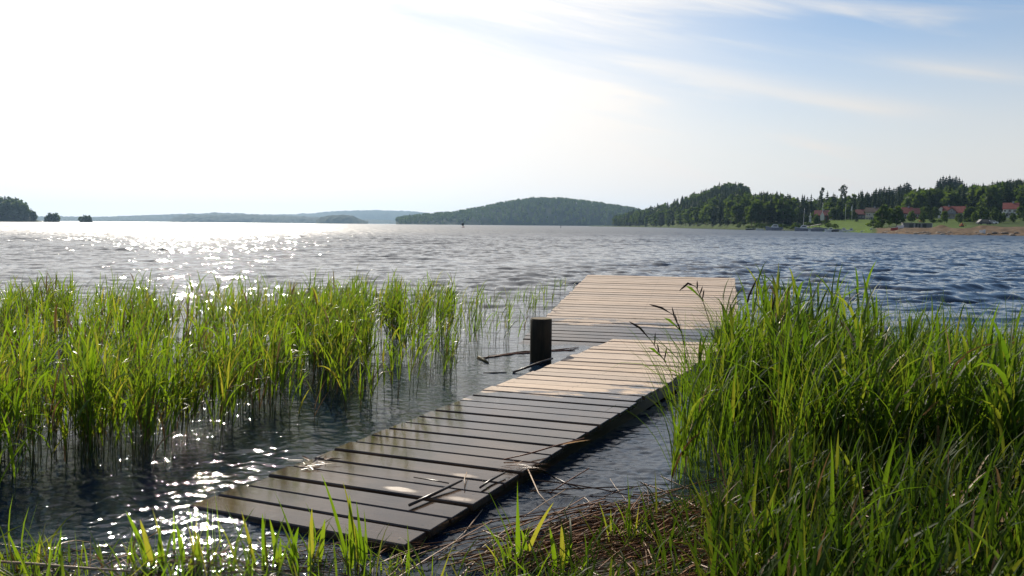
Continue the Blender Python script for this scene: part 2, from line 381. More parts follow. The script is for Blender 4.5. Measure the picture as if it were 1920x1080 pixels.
def in_poly(x, y, poly):
    ins = np.zeros(len(x), bool); j = len(poly) - 1
    for i in range(len(poly)):
        xi, yi = poly[i]; xj, yj = poly[j]
        c = ((yi > y) != (yj > y)) & (x < (xj - xi) * (y - yi) / (yj - yi + 1e-12) + xi); ins ^= c; j = i
    return ins
def scatter(poly, density, rg, clump=0.0, cs=0.35, seed=0, rc=0.09):
    P = np.array(poly); x0, y0 = P.min(0); x1, y1 = P.max(0)
    n = int((x1 - x0) * (y1 - y0) * density)
    if clump:
        nc = max(1, int(n / clump)); cx = rg.uniform(x0, x1, nc); cy = rg.uniform(y0, y1, nc); idx = rg.integers(0, nc, n)
        x = cx[idx] + rg.normal(0, rc, n); y = cy[idx] + rg.normal(0, rc, n)
    else: x = rg.uniform(x0, x1, n); y = rg.uniform(y0, y1, n)
    keep = in_poly(x, y, poly) & (vnoise(x, y, cs, seed) > rg.uniform(0, .55, n))
    return x[keep], y[keep]
def g2(px, py): p = G(px, py); return (p[0], p[1])

# the reed bed left of the dock
bed = [g2(-160, 930), g2(0, 895), g2(180, 880), g2(330, 850), g2(440, 805), g2(560, 770), g2(640, 735), g2(690, 690), g2(700, 655), g2(680, 630), g2(600, 612), g2(0, 612), g2(-200, 612)]
x, y = scatter(bed, 44, RNG, 5.5, 0.7, 1)
bag = Bag(); reed_shoots(bag, np.stack([x, y, np.zeros(len(x))], 1), .45, .98, dry=.11)
edge = [g2(-200, 950), g2(0, 918), g2(120, 905), g2(240, 885), g2(345, 862), g2(400, 830), g2(330, 790), g2(100, 800), g2(-160, 820)]
x, y = scatter(edge, 70, RNG, 7, .5, 4, .06); reed_shoots(bag, np.stack([x, y, np.zeros(len(x))], 1), .42, .80, dry=.10)
wide = [g2(-200, 990), g2(0, 960), g2(180, 925), g2(420, 850), g2(620, 790), g2(840, 735), g2(840, 700), g2(400, 790), g2(-160, 880)]
x, y = scatter(wide, 18, RNG, 4, .4, 17, .05); reed_shoots(bag, np.stack([x, y, np.zeros(len(x))], 1), .15, .55, (2, 4), dry=.2)
mid = [g2(420, 815), g2(560, 780), g2(700, 765), g2(845, 725), g2(858, 660), g2(840, 610), g2(800, 596), g2(560, 604), g2(600, 680)]
x, y = scatter(mid, 30, RNG, 9, .6, 2, .075); reed_shoots(bag, np.stack([x, y, np.zeros(len(x))], 1), .6, .92)
x, y = scatter(bed + [], 7, RNG); n = len(x); p0 = np.stack([x, y, np.full(n, -.05)], 1); hh = RNG.uniform(.25, .8, n); a_ = RNG.uniform(0, 6.28, n); ln_ = RNG.uniform(0, .5, n)
bag.add(stems(p0, p0 + np.stack([np.cos(a_) * ln_ * hh, np.sin(a_) * ln_ * hh, hh], 1), np.full(n, .0032), np.full(n, .002)), 2)
bag.add(blades(p0 + np.stack([np.cos(a_) * ln_ * hh, np.sin(a_) * ln_ * hh, hh], 1), a_, np.full(n, .2), RNG.uniform(.8, 1.8, n), RNG.uniform(.12, .4, n), RNG.uniform(.006, .014, n), twist=RNG.normal(0, .6, n)), 2)
front = [g2(120, 905), g2(345, 872), g2(500, 806), g2(600, 776), g2(560, 745), g2(380, 770), g2(150, 830)]
x, y = scatter(front, 62, RNG, 8, .35, 23, .06); reed_shoots(bag, np.stack([x, y, np.zeros(len(x))], 1), .45, .90, dry=.10)
tag(bag.obj('reed_bed', [REED, STEMG, STRAW]), 'dense bed of young green reeds in the water left of the dock', 'reeds', kind='stuff')

# single clumps that stand apart in open water
for (px, py, n, rad, h, lab) in [
        (935, 648, 16, .16, .72, 'sparse reed clump standing in open water left of the dark post'),
        (882, 668, 16, .14, .86, 'tall reed clump at the open end of the reed bed, over its own reflection'),
        (1008, 600, 14, .10, .62, 'small reed clump just behind the dark post beside the far platform'),
        (912, 596, 14, .26, .60, 'loose reed clump far out, upper left of the sparse clump by the post'),
        (850, 618, 22, .22, .78, 'bushy reed clump adjoining the far right corner of the reed bed'),
        (1046, 556, 9, .18, .42, 'thin short reed tuft beside the left edge of the far platform'),
        (975, 575, 8, .22, .46, 'very thin reed tuft in open water before the left edge of the far platform'),
        (836, 722, 12, .12, .66, 'reed clump closest to the middle of the near dock, by its left edge')]:
    c = G(px, py); rg = np.random.default_rng(px)
    e = empty('reed_clump', c); tag(e, lab, 'reed clump', 'reed clumps standing apart from the bed')
    p = np.stack([rg.normal(0, rad, n), rg.normal(0, rad * 1.3, n), np.zeros(n)], 1)
    b = Bag(); reed_shoots(b, p, h * .75, h * 1.05, (3, 5), (.010, .017), (.18, .32), rg=rg, stemr=.003)
    V = np.concatenate(b.V); Fq = np.concatenate(b.F); mi = np.concatenate(b.m)
    for nm, mm in (('leaves', (0, 2)), ('stems', (1,))):
        s = np.isin(mi, mm); u, inv = np.unique(Fq[s], return_inverse=True)
        mesh_obj(nm, V[u], inv.reshape(-1, 4), [REED, STEMG, STRAW], e, True, mi[s])

# the tall stand right of the dock
def on_bank(x, y): return np.stack([x, y, np.maximum(bank_z(x, y), -.05)], 1)
stand = [(0.98, 5.05), (1.2, 5.9), (1.55, 6.9), (2.0, 7.9), (2.7, 9.0), (3.6, 8.6), (4.6, 7.6), (6.2, 7.0), (9, 7.2), (9, 3.6), (4.0, 3.9), (2.2, 4.35), (1.35, 4.7)]
bag = Bag()
x, y = scatter(stand, 84, RNG, 8, .9, 6, .10); reed_shoots(bag, on_bank(x, y), .45, .98, (5, 8), (.014, .030), (.28, .50), dry=.08)
crest = [(1.25, 5.7), (1.75, 6.9), (2.2, 7.9), (2.8, 8.6), (3.2, 7.6), (2.9, 6.4), (2.2, 5.3)]
x, y = scatter(crest, 70, RNG, 6, .6, 16, .10); reed_shoots(bag, on_bank(x, y), .85, 1.40, (5, 8), (.016, .032), (.30, .52), dry=.06)
x, y = scatter(stand, 230, RNG, 12, .6, 8, .10); n = len(x)
bag.add(blades(on_bank(x, y), RNG.uniform(0, 2 * np.pi, n), RNG.normal(R(82), R(6), n), np.abs(RNG.normal(R(62), R(42), n)), RNG.uniform(.6, 1.25, n), RNG.uniform(.006, .012, n), S=7, twist=RNG.normal(0, .6, n), prof=(.7, .8), powr=2.0), 0)
# arching blades that lean out over the dock
lip = [(1.0, 5.1), (1.35, 6.0), (1.75, 7.0), (2.3, 8.1), (2.6, 8.0), (2.1, 7.0), (1.6, 6.0), (1.3, 5.2)]
x, y = scatter(lip, 210, RNG, 10, .4, 9, .07); n = len(x)
bag.add(blades(on_bank(x, y), RNG.normal(R(-75), R(45), n), RNG.normal(R(80), R(6), n), np.abs(RNG.normal(R(62), R(34), n)), RNG.uniform(.6, 1.25, n), RNG.uniform(.005, .010, n), S=8, twist=RNG.normal(0, .5, n), prof=(.7, .8), powr=1.9), 0)
# a few tall broad spikes that stick out of the top
for (px, py, D, hgt) in [(1500, 492, 6.6, .55), (1478, 500, 6.7, .4), (1655, 520, 6.0, .4), (1385, 540, 6.9, .4), (1612, 560, 6.0, .35), (1712, 545, 5.6, .35), (1765, 560, 5.4, .35), (1845, 565, 5.2, .4), (1868, 575, 5.3, .35), (1890, 600, 5.0, .3), (1455, 545, 6.6, .35), (1905, 620, 4.8, .3)]:
    p = AT(px, py, D); m_ = 4
    bs = np.repeat((p - np.array([0, 0, hgt]))[None], m_, 0) + RNG.normal(0, .02, (m_, 3))
    bag.add(blades(bs, RNG.uniform(0, 6.28, m_), RNG.normal(R(86), R(4), m_), np.abs(RNG.normal(R(14), R(12), m_)), np.array([hgt, hgt * .8, hgt * .75, hgt * .6]), RNG.uniform(.018, .026, m_), twist=RNG.normal(0, .5, m_)), 0)
    g_ = np.array([[p[0], p[1], bank_z(p[0], p[1])]]); bag.add(stems(g_, (p - np.array([0, 0, hgt * .5]))[None], np.array([.005]), np.array([.003])), 1)
tag(bag.obj('reed_stand', [SEDGE, STEMG, STRAW]), 'tall dense stand of dark green reeds and sedge right of the dock', 'reeds', kind='stuff')

# grass on the bank: bottom right and along the bottom edge
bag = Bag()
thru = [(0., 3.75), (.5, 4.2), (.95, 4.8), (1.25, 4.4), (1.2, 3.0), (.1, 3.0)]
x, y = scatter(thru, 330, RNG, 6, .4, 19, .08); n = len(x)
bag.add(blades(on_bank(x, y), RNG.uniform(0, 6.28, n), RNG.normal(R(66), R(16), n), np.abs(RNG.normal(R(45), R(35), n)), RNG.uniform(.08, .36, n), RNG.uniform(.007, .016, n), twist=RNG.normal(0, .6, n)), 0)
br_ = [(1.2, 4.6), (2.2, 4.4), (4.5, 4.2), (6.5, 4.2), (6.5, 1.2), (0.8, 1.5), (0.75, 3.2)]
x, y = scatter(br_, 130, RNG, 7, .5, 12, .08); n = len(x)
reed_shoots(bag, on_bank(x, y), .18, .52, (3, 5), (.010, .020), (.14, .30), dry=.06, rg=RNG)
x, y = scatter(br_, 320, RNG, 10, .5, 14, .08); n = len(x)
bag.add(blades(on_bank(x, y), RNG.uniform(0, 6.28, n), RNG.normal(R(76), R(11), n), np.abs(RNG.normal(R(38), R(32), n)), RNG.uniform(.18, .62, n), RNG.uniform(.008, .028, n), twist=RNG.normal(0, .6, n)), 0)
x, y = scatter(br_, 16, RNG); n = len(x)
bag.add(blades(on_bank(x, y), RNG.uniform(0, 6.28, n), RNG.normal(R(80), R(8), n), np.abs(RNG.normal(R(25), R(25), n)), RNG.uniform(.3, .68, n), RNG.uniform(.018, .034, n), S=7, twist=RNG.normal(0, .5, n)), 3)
tag(bag.obj('bank_grass', [SHADED_BANKG, STEMG, STRAW, SEDGE]), 'broad bladed grass on the bank below the tall reed stand', 'grass', kind='stuff')
bag = Bag()
fr = [(-3.4, 4.10), (-2.2, 4.14), (-1.1, 4.06), (-.45, 4.0), (-.2, 3.9), (.2, 3.7), (.2, 2.6), (-3.4, 3.0)]
x, y = scatter(fr, 420, RNG, 9, .3, 15, .07); n = len(x)
bag.add(blades(on_bank(x, y), RNG.uniform(0, 6.28, n), RNG.normal(R(62), R(20), n), np.abs(RNG.normal(R(40), R(35), n)), .06 + .30 * RNG.random(n) ** 2.2, RNG.uniform(.007, .015, n), S=4, twist=RNG.normal(0, .6, n)), 0)
x, y = scatter(fr, 60, RNG, 5, .3, 18, .07); n = len(x)
bag.add(blades(on_bank(x, y), RNG.uniform(0, 6.28, n), RNG.normal(R(35), R(25), n), np.abs(RNG.normal(R(40), R(40), n)), RNG.uniform(.08, .3, n), RNG.uniform(.005, .012, n), S=4, twist=RNG.normal(0, .6, n)), 2)
tag(bag.obj('shore_grass', [REED, STEMG, STRAW]), 'low bright grass and weeds fringing the shore at the bottom edge', 'grass', kind='stuff')

# shoots in front of the dock: each clump its own thing, its tall blades placed one by one
def shoot_clump(px, py, tips, lab, extra=10, w=.026, mt=REED):
    c = G(px, py, .03); e = empty('reed_shoot_clump', c); tag(e, lab, 'reed shoots', 'young shoots at the water edge')
    rg = np.random.default_rng(px * 3 + py); b = Bag()
    for (tx, ty, bx, by) in tips:
        p0 = G(bx, by, .0) - c; p1 = AT(tx, ty, c[1] + rg.uniform(-.05, .05)) - c
        d = p1 - p0; ln = np.linalg.norm(d); hz = math.hypot(d[0], d[1]); e0 = math.atan2(d[2], hz); a = math.atan2(d[0], d[1])
        ben = rg.uniform(.05, .3)
        b.add(blades(p0[None], np.array([a]), np.array([min(e0 + ben * .45, R(89))]), np.array([ben]), np.array([ln * 1.01]), np.array([w * rg.uniform(.8, 1.2)]), S=8, twist=rg.normal(0, .35, 1), prof=(.45, .8)), 0)
        b.add(blades(p0[None] + rg.normal(0, .015, 3), np.array([a + rg.normal(0, .8)]), np.array([R(78)]), np.array([.5]), np.array([ln * .55]), np.array([w * .8]), twist=rg.normal(0, .5, 1)), 0)
    n = extra
    p = np.stack([rg.normal(0, .10, n), rg.normal(0, .06, n), np.full(n, -.03)], 1)
    b.add(blades(p, rg.uniform(0, 6.28, n), rg.normal(R(74), R(10), n), np.abs(rg.normal(R(30), R(25), n)), rg.uniform(.12, .30, n), rg.uniform(.008, .014, n), twist=rg.normal(0, .5, n)), 0)
    nd = max(2, n // 4); b.add(blades(p[:nd], rg.uniform(0, 6.28, nd), rg.normal(R(50), R(20), nd), rg.uniform(.3, 1.2, nd), rg.uniform(.1, .22, nd), rg.uniform(.008, .013, nd)), 2)
    b.obj('blades', [mt, STEMG, STRAW], e)
shoot_clump(470, 1068, [(420, 945, 470, 1062), (452, 960, 478, 1068), (492, 965, 496, 1060), (505, 975, 520, 1060)], 'two broad blade clump at water edge below the left corner of the dock')
shoot_clump(555, 1070, [(512, 920, 560, 1050), (585, 955, 583, 1060), (560, 990, 545, 1060), (610, 975, 600, 1055)], 'leafy shoot clump before the near end of the dock, with a crossed blade', 16)
shoot_clump(660, 1072, [(600, 890, 652, 1060), (640, 905, 672, 1065), (668, 940, 680, 1060), (655, 930, 660, 1066)], 'tallest pair of blades rising in front of the near dock end', 12)
shoot_clump(250, 1062, [(235, 960, 275, 1050), (262, 975, 285, 1060), (300, 985, 300, 1060), (372, 1000, 372, 1055), (330, 985, 345, 1060)], 'short shoot clump in the sparkling shallows left of the dock', 14)
shoot_clump(975, 1068, [(970, 905, 972, 1060), (1040, 945, 985, 1050), (898, 895, 965, 1040), (945, 1000, 960, 1065), (902, 980, 955, 1062)], 'fan of bright blades between the dock and the straw heap', 10, .03)
shoot_clump(1040, 1078, [(1030, 990, 1042, 1070), (1052, 985, 1055, 1074)], 'two plain upright blades on the straw heap beside the fan of blades', 3, .024)
shoot_clump(1190, 1020, [(1176, 890, 1182, 1010), (1200, 935, 1190, 1020), (1172, 950, 1180, 1020), (1215, 960, 1200, 1030)], 'narrow shoot clump on the bank below the sedge overhanging the water', 14, .016)
shoot_clump(60, 1075, [(15, 1000, 40, 1070), (75, 1010, 70, 1074), (115, 990, 110, 1070)], 'low leafy clump at the bottom corner beside the pale dead reed', 18, .016)
shoot_clump(765, 1075, [(775, 1035, 730, 1072), (755, 1045, 715, 1078)], 'arched blade clump under the right corner of the near dock end', 8, .016)

# sedge stalks with dark seed heads that lean out of the stand over the dock
SEDS = [([(1352, 800), (1345, 700), (1335, 620), (1318, 565), (1305, 538), (1290, 531), (1274, 545)], 3, 'sedge stalk bent over at the tip, topmost of those before the far platform'),
        ([(1310, 800), (1292, 700), (1278, 625), (1262, 590), (1240, 577), (1218, 571)], 3, 'sedge stalk with a long drooping dark head over the middle of the far platform'),
        ([(1290, 800), (1268, 720), (1248, 680), (1222, 640), (1200, 615), (1180, 603)], 3, 'lowest sedge stalk, its dark head reaching furthest over the near dock end'),
        ([(1392, 760), (1394, 660), (1397, 590), (1404, 555), (1420, 520)], 2, 'upright sedge stalk with a dark head beside the platform corner'),
        ([(1448, 700), (1446, 620), (1449, 575), (1456, 545)], 1, 'short sedge stalk with a fluffy brown head inside the tall stand')]
for path, nh, lab in SEDS:
    Q = [Vector(AT(px, py, 6.9 - .02 * i)) for i, (px, py) in enumerate(path)]
    c = Vector((Q[0].x, Q[0].y, min(0.0, Q[0].z))); e = empty('sedge_stalk', c); tag(e, lab, 'sedge', 'sedge stalks with dark seed heads')
    Q = [q_ - c for q_ in [c] + Q]
    MB().tube(Q, [.004] * 2 + [.003] * (len(Q) - 2), 5).build('stem', STEMG, e, True)
    k = len(Q)
    MB().tube([Q[k - 3].lerp(Q[k - 2], .3), Q[k - 3].lerp(Q[k - 2], .8), Q[k - 2], Q[k - 2].lerp(Q[k - 1], .6), Q[k - 1]], [.003, .008, .009, .008, .002], 6).build('seed_head', SEED, e, True)
    for j in range(nh):
        b0 = Q[k - 3].lerp(Q[k - 4], .2 + .35 * j); dr_ = Vector((random.uniform(-.03, .05), 0, random.uniform(.07, .12)))
        MB().tube([b0, b0 + dr_ * .3, b0 + dr_ * .7, b0 + dr_], [.002, .006, .006, .001], 5).build('seed_head', SEED, e, True)
    MB().add([Q[-4] + Vector((0, -.005, 0)), Q[-4] + Vector((.008, 0, .01)), Q[-4] + Vector((-.09 - .02 * nh, 0, .13)), Q[-4] + Vector((-.10, 0, .12))], [(0, 1, 2, 3)]).build('leaf', SEDGE, e)

# dead reed stems washed up on the bank
rg = np.random.default_rng(77)
bag = Bag()
def lying(n, ctr, spreadv, a0, da, ln, rr):
    c = np.stack([rg.normal(ctr[0], spreadv[0], n), rg.normal(ctr[1], spreadv[1], n)], 1)
    a = rg.normal(a0, da, n); l = rg.uniform(*ln, n) / 2; d = np.stack([np.cos(a), np.sin(a)], 1)
    p0 = c - d * l[:, None]; p1 = c + d * l[:, None]
    z0 = np.maximum(bank_z(p0[:, 0], p0[:, 1]), .0) + rg.uniform(.0, .05, n); z1 = np.maximum(bank_z(p1[:, 0], p1[:, 1]), .0) + rg.uniform(.0, .05, n)
    r = rg.uniform(*rr, n)
    bag.add(stems(np.column_stack([p0, z0]), np.column_stack([p1, z1]), r, r * .8, 3, np.stack([rg.normal(0, .01, n), rg.normal(0, .01, n), rg.normal(.01, .01, n)], 1)), 0)
lying(120, (.68, 4.44), (.26, .075), R(38), .28, (.4, 1.1), (.0025, .0055))
lying(80, (.34, 4.02), (.24, .075), R(32), .3, (.3, 1.0), (.0025, .0055))
lying(160, (1.15, 4.3), (.45, .4), R(-10), .8, (.25, .8), (.0025, .006))
lying(110, (-.7, 3.9), (.8, .10), R(5), .5, (.1, .35), (.002, .004))
lying(60, (-2.2, 3.85), (.6, .10), R(5), .5, (.1, .4), (.002, .004))
lying(80, (.80, 3.85), (.3, .2), R(10), .9, (.25, .8), (.0025, .006))
lying(90, (1.0, 3.4), (.35, .3), R(10), .8, (.2, .6), (.0025, .006))
lying(120, (2.3, 4.2), (.8, .7), R(0), 1.2, (.2, .6), (.002, .005))
tag(bag.obj('dead_reed_litter', [LITTER]), 'heap of brown dead reed stems washed onto the bank', 'dead reeds', kind='stuff')

# loose floating and lying stalks, one by one
def stalk(path, rad, lab, mt, D=None, z=.006, cat='reed stalk'):
    Q = [Vector(G(px, py, z if not isinstance(z, (list, tuple)) else z[i])) for i, (px, py) in enumerate(path)]
    c = Q[0].copy(); e_ = MB().tube([q_ - c for q_ in Q], rad, 6).build('reed_stalk', mt, None, True); e_.location = c
    tag(e_, lab, cat, 'loose stalks and sticks'); return e_
DARKSTICK = mat('wet_dark_stick', (.05, .028, .016), .35, (.02, .012, .01), 20, .5)
REDSTICK = mat('wet_red_brown_reed', (.24, .085, .04), .45, (.12, .045, .02), 20, .3)
PALESTICK = mat('pale_dead_reed', (.42, .30, .20), .5, (.25, .16, .09), 20, .4)
stalk([(905, 671), (960, 664), (1010, 660), (1078, 656)], [.008, .012, .013, .006], 'thick red brown reed stem floating behind the post', REDSTICK)
stalk([(915, 668), (980, 659), (1030, 657), (1085, 651)], [.005, .008, .008, .004], 'thinner upper one of the two red brown stems floating behind the post', REDSTICK)
stalk([(897, 670), (905, 674), (915, 680)], [.022, .026, .012], 'short olive piece of rotten reed floating left of the post', mat('rotten_olive', (.12, .09, .03), .6), cat='reed piece')
stalk([(906, 699), (930, 699), (950, 698)], [.006, .009, .004], 'short dark stick floating in the water left of the dock edge', DARKSTICK, cat='stick')
stalk([(962, 698), (990, 688), (1012, 680), (1036, 672)], [.012, .014, .014, .012], 'dark pole lying in the water along the dock edge below the post', DARKSTICK, z=[.01, .05, .09, .12], cat='pole')
stalk([(-20, 1052), (60, 1057), (140, 1064), (260, 1072)], [.0055, .006, .006, .004], 'long pale dead reed lying across the bottom corner', PALESTICK, z=.14)
stalk([(1094, 917), (1060, 905), (1020, 885)], [.004, .004, .003], 'thin brown stalk floating flat beside the right edge of the dock', DARKSTICK)
stalk([(1030, 925), (1060, 905), (1105, 878)], [.003, .004, .003], 'thin bare twig standing up out of the water beside the dock', REDSTICK, z=[0, .06, .14], cat='twig')
stalk([(990, 880), (1010, 925), (1050, 970)], [.004, .004, .003], 'pale broken reed leaning from the dock edge into the water', PALESTICK, z=[.10, .05, .02])
stalk([(1075, 1000), (1058, 960), (1080, 930)], [.004, .004, .002], 'dark green broken shoot poking from the water by the straw', STEMG, z=[0, .08, .15], cat='broken shoot')
stalk([(800, 1062), (870, 1000), (905, 955)], [.003, .004, .003], 'long thin stalk floating close under the right side of the dock', PALESTICK, z=.012)


# ------------------------------------------------------------------ docks
S = .21267; W1 = 1.5
def wood(name, wl, kind):
    m, nt, out = nodes(name); L = nt.links.new
    tc = N(nt, 'ShaderNodeTexCoord'); sx = N(nt, 'ShaderNodeSeparateXYZ'); L(tc.outputs['Object'], sx.inputs[0])
    g = N(nt, 'ShaderNodeNewGeometry'); rnd = g.outputs['Random Per Island']
    mp = N(nt, 'ShaderNodeMapping'); mp.inputs['Scale'].default_value = (1.6, 26, 26); L(tc.outputs['Object'], mp.inputs[0])
    ofs = N(nt, 'ShaderNodeCombineXYZ'); L(math_(nt, 'MULTIPLY', rnd, 37.0), ofs.inputs[0]); L(ofs.outputs[0], mp.inputs['Location'])
    gr = N(nt, 'ShaderNodeTexNoise'); gr.inputs['Scale'].default_value = 1.6; gr.inputs['Detail'].default_value = 8; gr.inputs['Roughness'].default_value = .65; L(mp.outputs[0], gr.inputs['Vector'])
    bl = N(nt, 'ShaderNodeTexNoise'); bl.inputs['Scale'].default_value = 2.3; bl.inputs['Detail'].default_value = 5; L(tc.outputs['Object'], bl.inputs['Vector'])
    base = mixc(nt, ramp(nt, gr.outputs[0], .30, .72), (.74, .57, .42), (.42, .31, .215))
    rnd2 = math_(nt, 'FRACT', math_(nt, 'MULTIPLY', rnd, 17.3))
    base = mixc(nt, math_(nt, 'MULTIPLY', rnd, .55), base, (.30, .235, .18))
    base = mixc(nt, math_(nt, 'MULTIPLY', rnd2, .35), base, (.42, .36, .31))
    ck = N(nt, 'ShaderNodeTexNoise'); ck.inputs['Scale'].default_value = .9; ck.inputs['Detail'].default_value = 2
    mp3 = N(nt, 'ShaderNodeMapping'); mp3.inputs['Scale'].default_value = (1.1, 55, 1); L(tc.outputs['Object'], mp3.inputs[0]); L(ofs.outputs[0], mp3.inputs['Location']); L(mp3.outputs[0], ck.inputs['Vector'])
    base = mixc(nt, ramp(nt, ck.outputs[0], .66, .70, 0, .8), base, (.07, .05, .035))
    spn = N(nt, 'ShaderNodeTexNoise'); spn.inputs['Scale'].default_value = 30; spn.inputs['Detail'].default_value = 3; L(tc.outputs['Object'], spn.inputs['Vector'])
    base = mixc(nt, ramp(nt, spn.outputs[0], .64, .72, 0, .55), base, (.14, .10, .07))
    fy = math_(nt, 'FRACT', math_(nt, 'DIVIDE', sx.outputs[1], S))
    for (nx_, ny_) in [(u_, v_) for u_ in (.07, .5 * wl[3], wl[3] - .07) for v_ in (.27, .73)]:
        ax_ = math_(nt, 'SUBTRACT', sx.outputs[0], nx_); ay_ = math_(nt, 'MULTIPLY', math_(nt, 'SUBTRACT', fy, ny_), S)
        rr2 = math_(nt, 'SQRT', math_(nt, 'ADD', math_(nt, 'MULTIPLY', ax_, ax_), math_(nt, 'MULTIPLY', ay_, ay_)))
        base = mixc(nt, ramp(nt, rr2, .010, .004), base, (.03, .02, .016))
    base = mixc(nt, ramp(nt, bl.outputs[0], .52, .78, 0, .35), base, (.28, .20, .13))
    # wet part of the boards
    nz = N(nt, 'ShaderNodeTexNoise'); nz.inputs['Scale'].default_value = 2.0; nz.inputs['Detail'].default_value = 4
    mp2 = N(nt, 'ShaderNodeMapping'); mp2.inputs['Scale'].default_value = (1.0, 2.4, 1.0); L(tc.outputs['Object'], mp2.inputs[0]); L(mp2.outputs[0], nz.inputs['Vector'])
    lim = math_(nt, 'MULTIPLY_ADD', sx.outputs[0], wl[1], wl[0])
    lim = math_(nt, 'ADD', lim, math_(nt, 'MULTIPLY_ADD', nz.outputs[0], 2.2, -1.1))
    lim = math_(nt, 'ADD', lim, math_(nt, 'MULTIPLY_ADD', rnd, .30, -.15))
    lim = math_(nt, 'ADD', lim, math_(nt, 'MULTIPLY_ADD', gr.outputs[0], .5, -.25))
    dist = math_(nt, 'SUBTRACT', sx.outputs[1], lim)
    wet = ramp(nt, dist, .10, -.10)
    fine = N(nt, 'ShaderNodeTexNoise'); fine.inputs['Scale'].default_value = 9; fine.inputs['Detail'].default_value = 5; L(tc.outputs['Object'], fine.inputs['Vector'])
    for (cx, cy, rx, ry) in wl[2]:      # dry islands
        a = math_(nt, 'DIVIDE', math_(nt, 'SUBTRACT', sx.outputs[0], cx), rx); b = math_(nt, 'DIVIDE', math_(nt, 'SUBTRACT', sx.outputs[1], cy), ry)
        d2 = math_(nt, 'ADD', math_(nt, 'ADD', math_(nt, 'MULTIPLY', a, a), math_(nt, 'MULTIPLY', b, b)), math_(nt, 'MULTIPLY_ADD', fine.outputs[0], 1.6, -.6))
        wet = math_(nt, 'MULTIPLY', wet, ramp(nt, d2, .2, 1.4, .50, 1.0))
    p = N(nt, 'ShaderNodeBsdfPrincipled'); p.inputs['IOR'].default_value = 1.45
    L(mixc(nt, wet, base, mixc(nt, 1.0, base, mixc(nt, ramp(nt, bl.outputs[0], .35, .65), (.20, .17, .145), (.11, .095, .085)), 'MULTIPLY')), p.inputs['Base Color'])
    patchy = ramp(nt, fine.outputs[0], .50, .75, 0, .05)
    L(math_(nt, 'ADD', math_(nt, 'MULTIPLY_ADD', wet, -.65, .72), math_(nt, 'MULTIPLY', patchy, wet)), p.inputs['Roughness'])
    b = N(nt, 'ShaderNodeBump'); b.inputs['Distance'].default_value = .004; L(gr.outputs[0], b.inputs['Height']); L(math_(nt, 'MULTIPLY_ADD', wet, -.68, .8), b.inputs['Strength']); L(b.outputs[0], p.inputs['Normal'])
    L(p.outputs[0], out.inputs[0]); return m
BEAM = mat('dark_wet_beam', (.045, .024, .015), .35, (.02, .012, .009), 6, .5, stretch=(1, 1, 6))
FLOAT = mat('black_plastic_float', (.02, .02, .022), .5, (.03, .03, .03), 8, .4)

def dock(name, O, cx, ly, W, s, n0, n1, wm, label, beamh, ends=True):
    c = Vector(cx).normalized(); l = Vector(ly); l = (l - c * l.dot(c)).normalized(); nn = c.cross(l)
    e = empty(name); e.matrix_world = Matrix([[c[i], l[i], nn[i], O[i]] for i in range(3)] + [[0, 0, 0, 1]])
    tag(e, label, 'dock')
    rg = random.Random(n1); mb = MB()
    for k in range(n0, n1):
        g = .014 + rg.uniform(-.003, .003); y0 = k * s + g; y1 = (k + 1) * s - g; x0 = rg.uniform(-.02, .012); x1 = W + rg.uniform(-.012, .02)
        ch = .007; zt = rg.uniform(-.006, .004); zb = -.035; rings = []
        sk_ = rg.uniform(-.006, .006)
        for xx in (x0, x0 + .004, x1 - .004, x1):
            i = .003 if xx in (x0, x1) else 0; dy = sk_ * (xx / W - .5)
            rings.append([(xx, y0 + dy, zb), (xx, y0 + dy, zt - ch - i), (xx, y0 + ch + dy, zt - i), (xx, y1 - ch + dy, zt - i), (xx, y1 + dy, zt - ch - i), (xx, y1 + dy, zb)])
        mb.rings([r[::-1] for r in rings])
    mb.build('deck', wm, e)
    y0, y1 = n0 * s + .01, n1 * s - .01
    for a in (.03, W * .5 - .04, W - .11): MB().box(a, a + .08, y0, y1, -.035 - beamh, -.038).build('beam', BEAM, e)
    MB().box(.12, W - .12, y0 + .012, y0 + .06, -.03 - beamh, -.037).build('end_beam', BEAM, e)
    MB().box(.12, W - .12, y1 - .06, y1 - .012, -.03 - beamh, -.037).build('end_beam', BEAM, e)
    return e, nn

d1, nn1 = dock('near_dock', (-1.8477, 4.6765, .003), (.8837, -.4674, .036), (.4669, .8840, .0253), W1, S, 0, 32,
          wood('near_dock_wood', (15.2 * S, 3.6 * S / W1, [(.97, 3.35 * S, .15, .040), (1.18, 5.22 * S, .13, .035), (1.38, 3.3 * S, .13, .035)], W1), 0),
          'narrow plank dock whose near end is wet and awash', .11)
d2, nn2 = dock('far_platform', (.1108, 11.5115, .0), (.97124, -.23811, .0), (.23708, .96706, .09262), 3.015, S, -2, 30,
          wood('far_platform_wood', (7.3 * S, .0, [], 3.015), 1), 'wide plank platform at the lake end, tilted up and dry', .14)
for fy in (1.2, 3.4, 5.4): MB().box(.25, 2.75, fy, fy + .5, -.55 - .02 * fy, -.177).build('float', FLOAT, d2)
for fy in (1.0, 3.2, 5.4): MB().box(.2, 1.3, fy, fy + .5, -.42, -.147).build('float', FLOAT, d1)

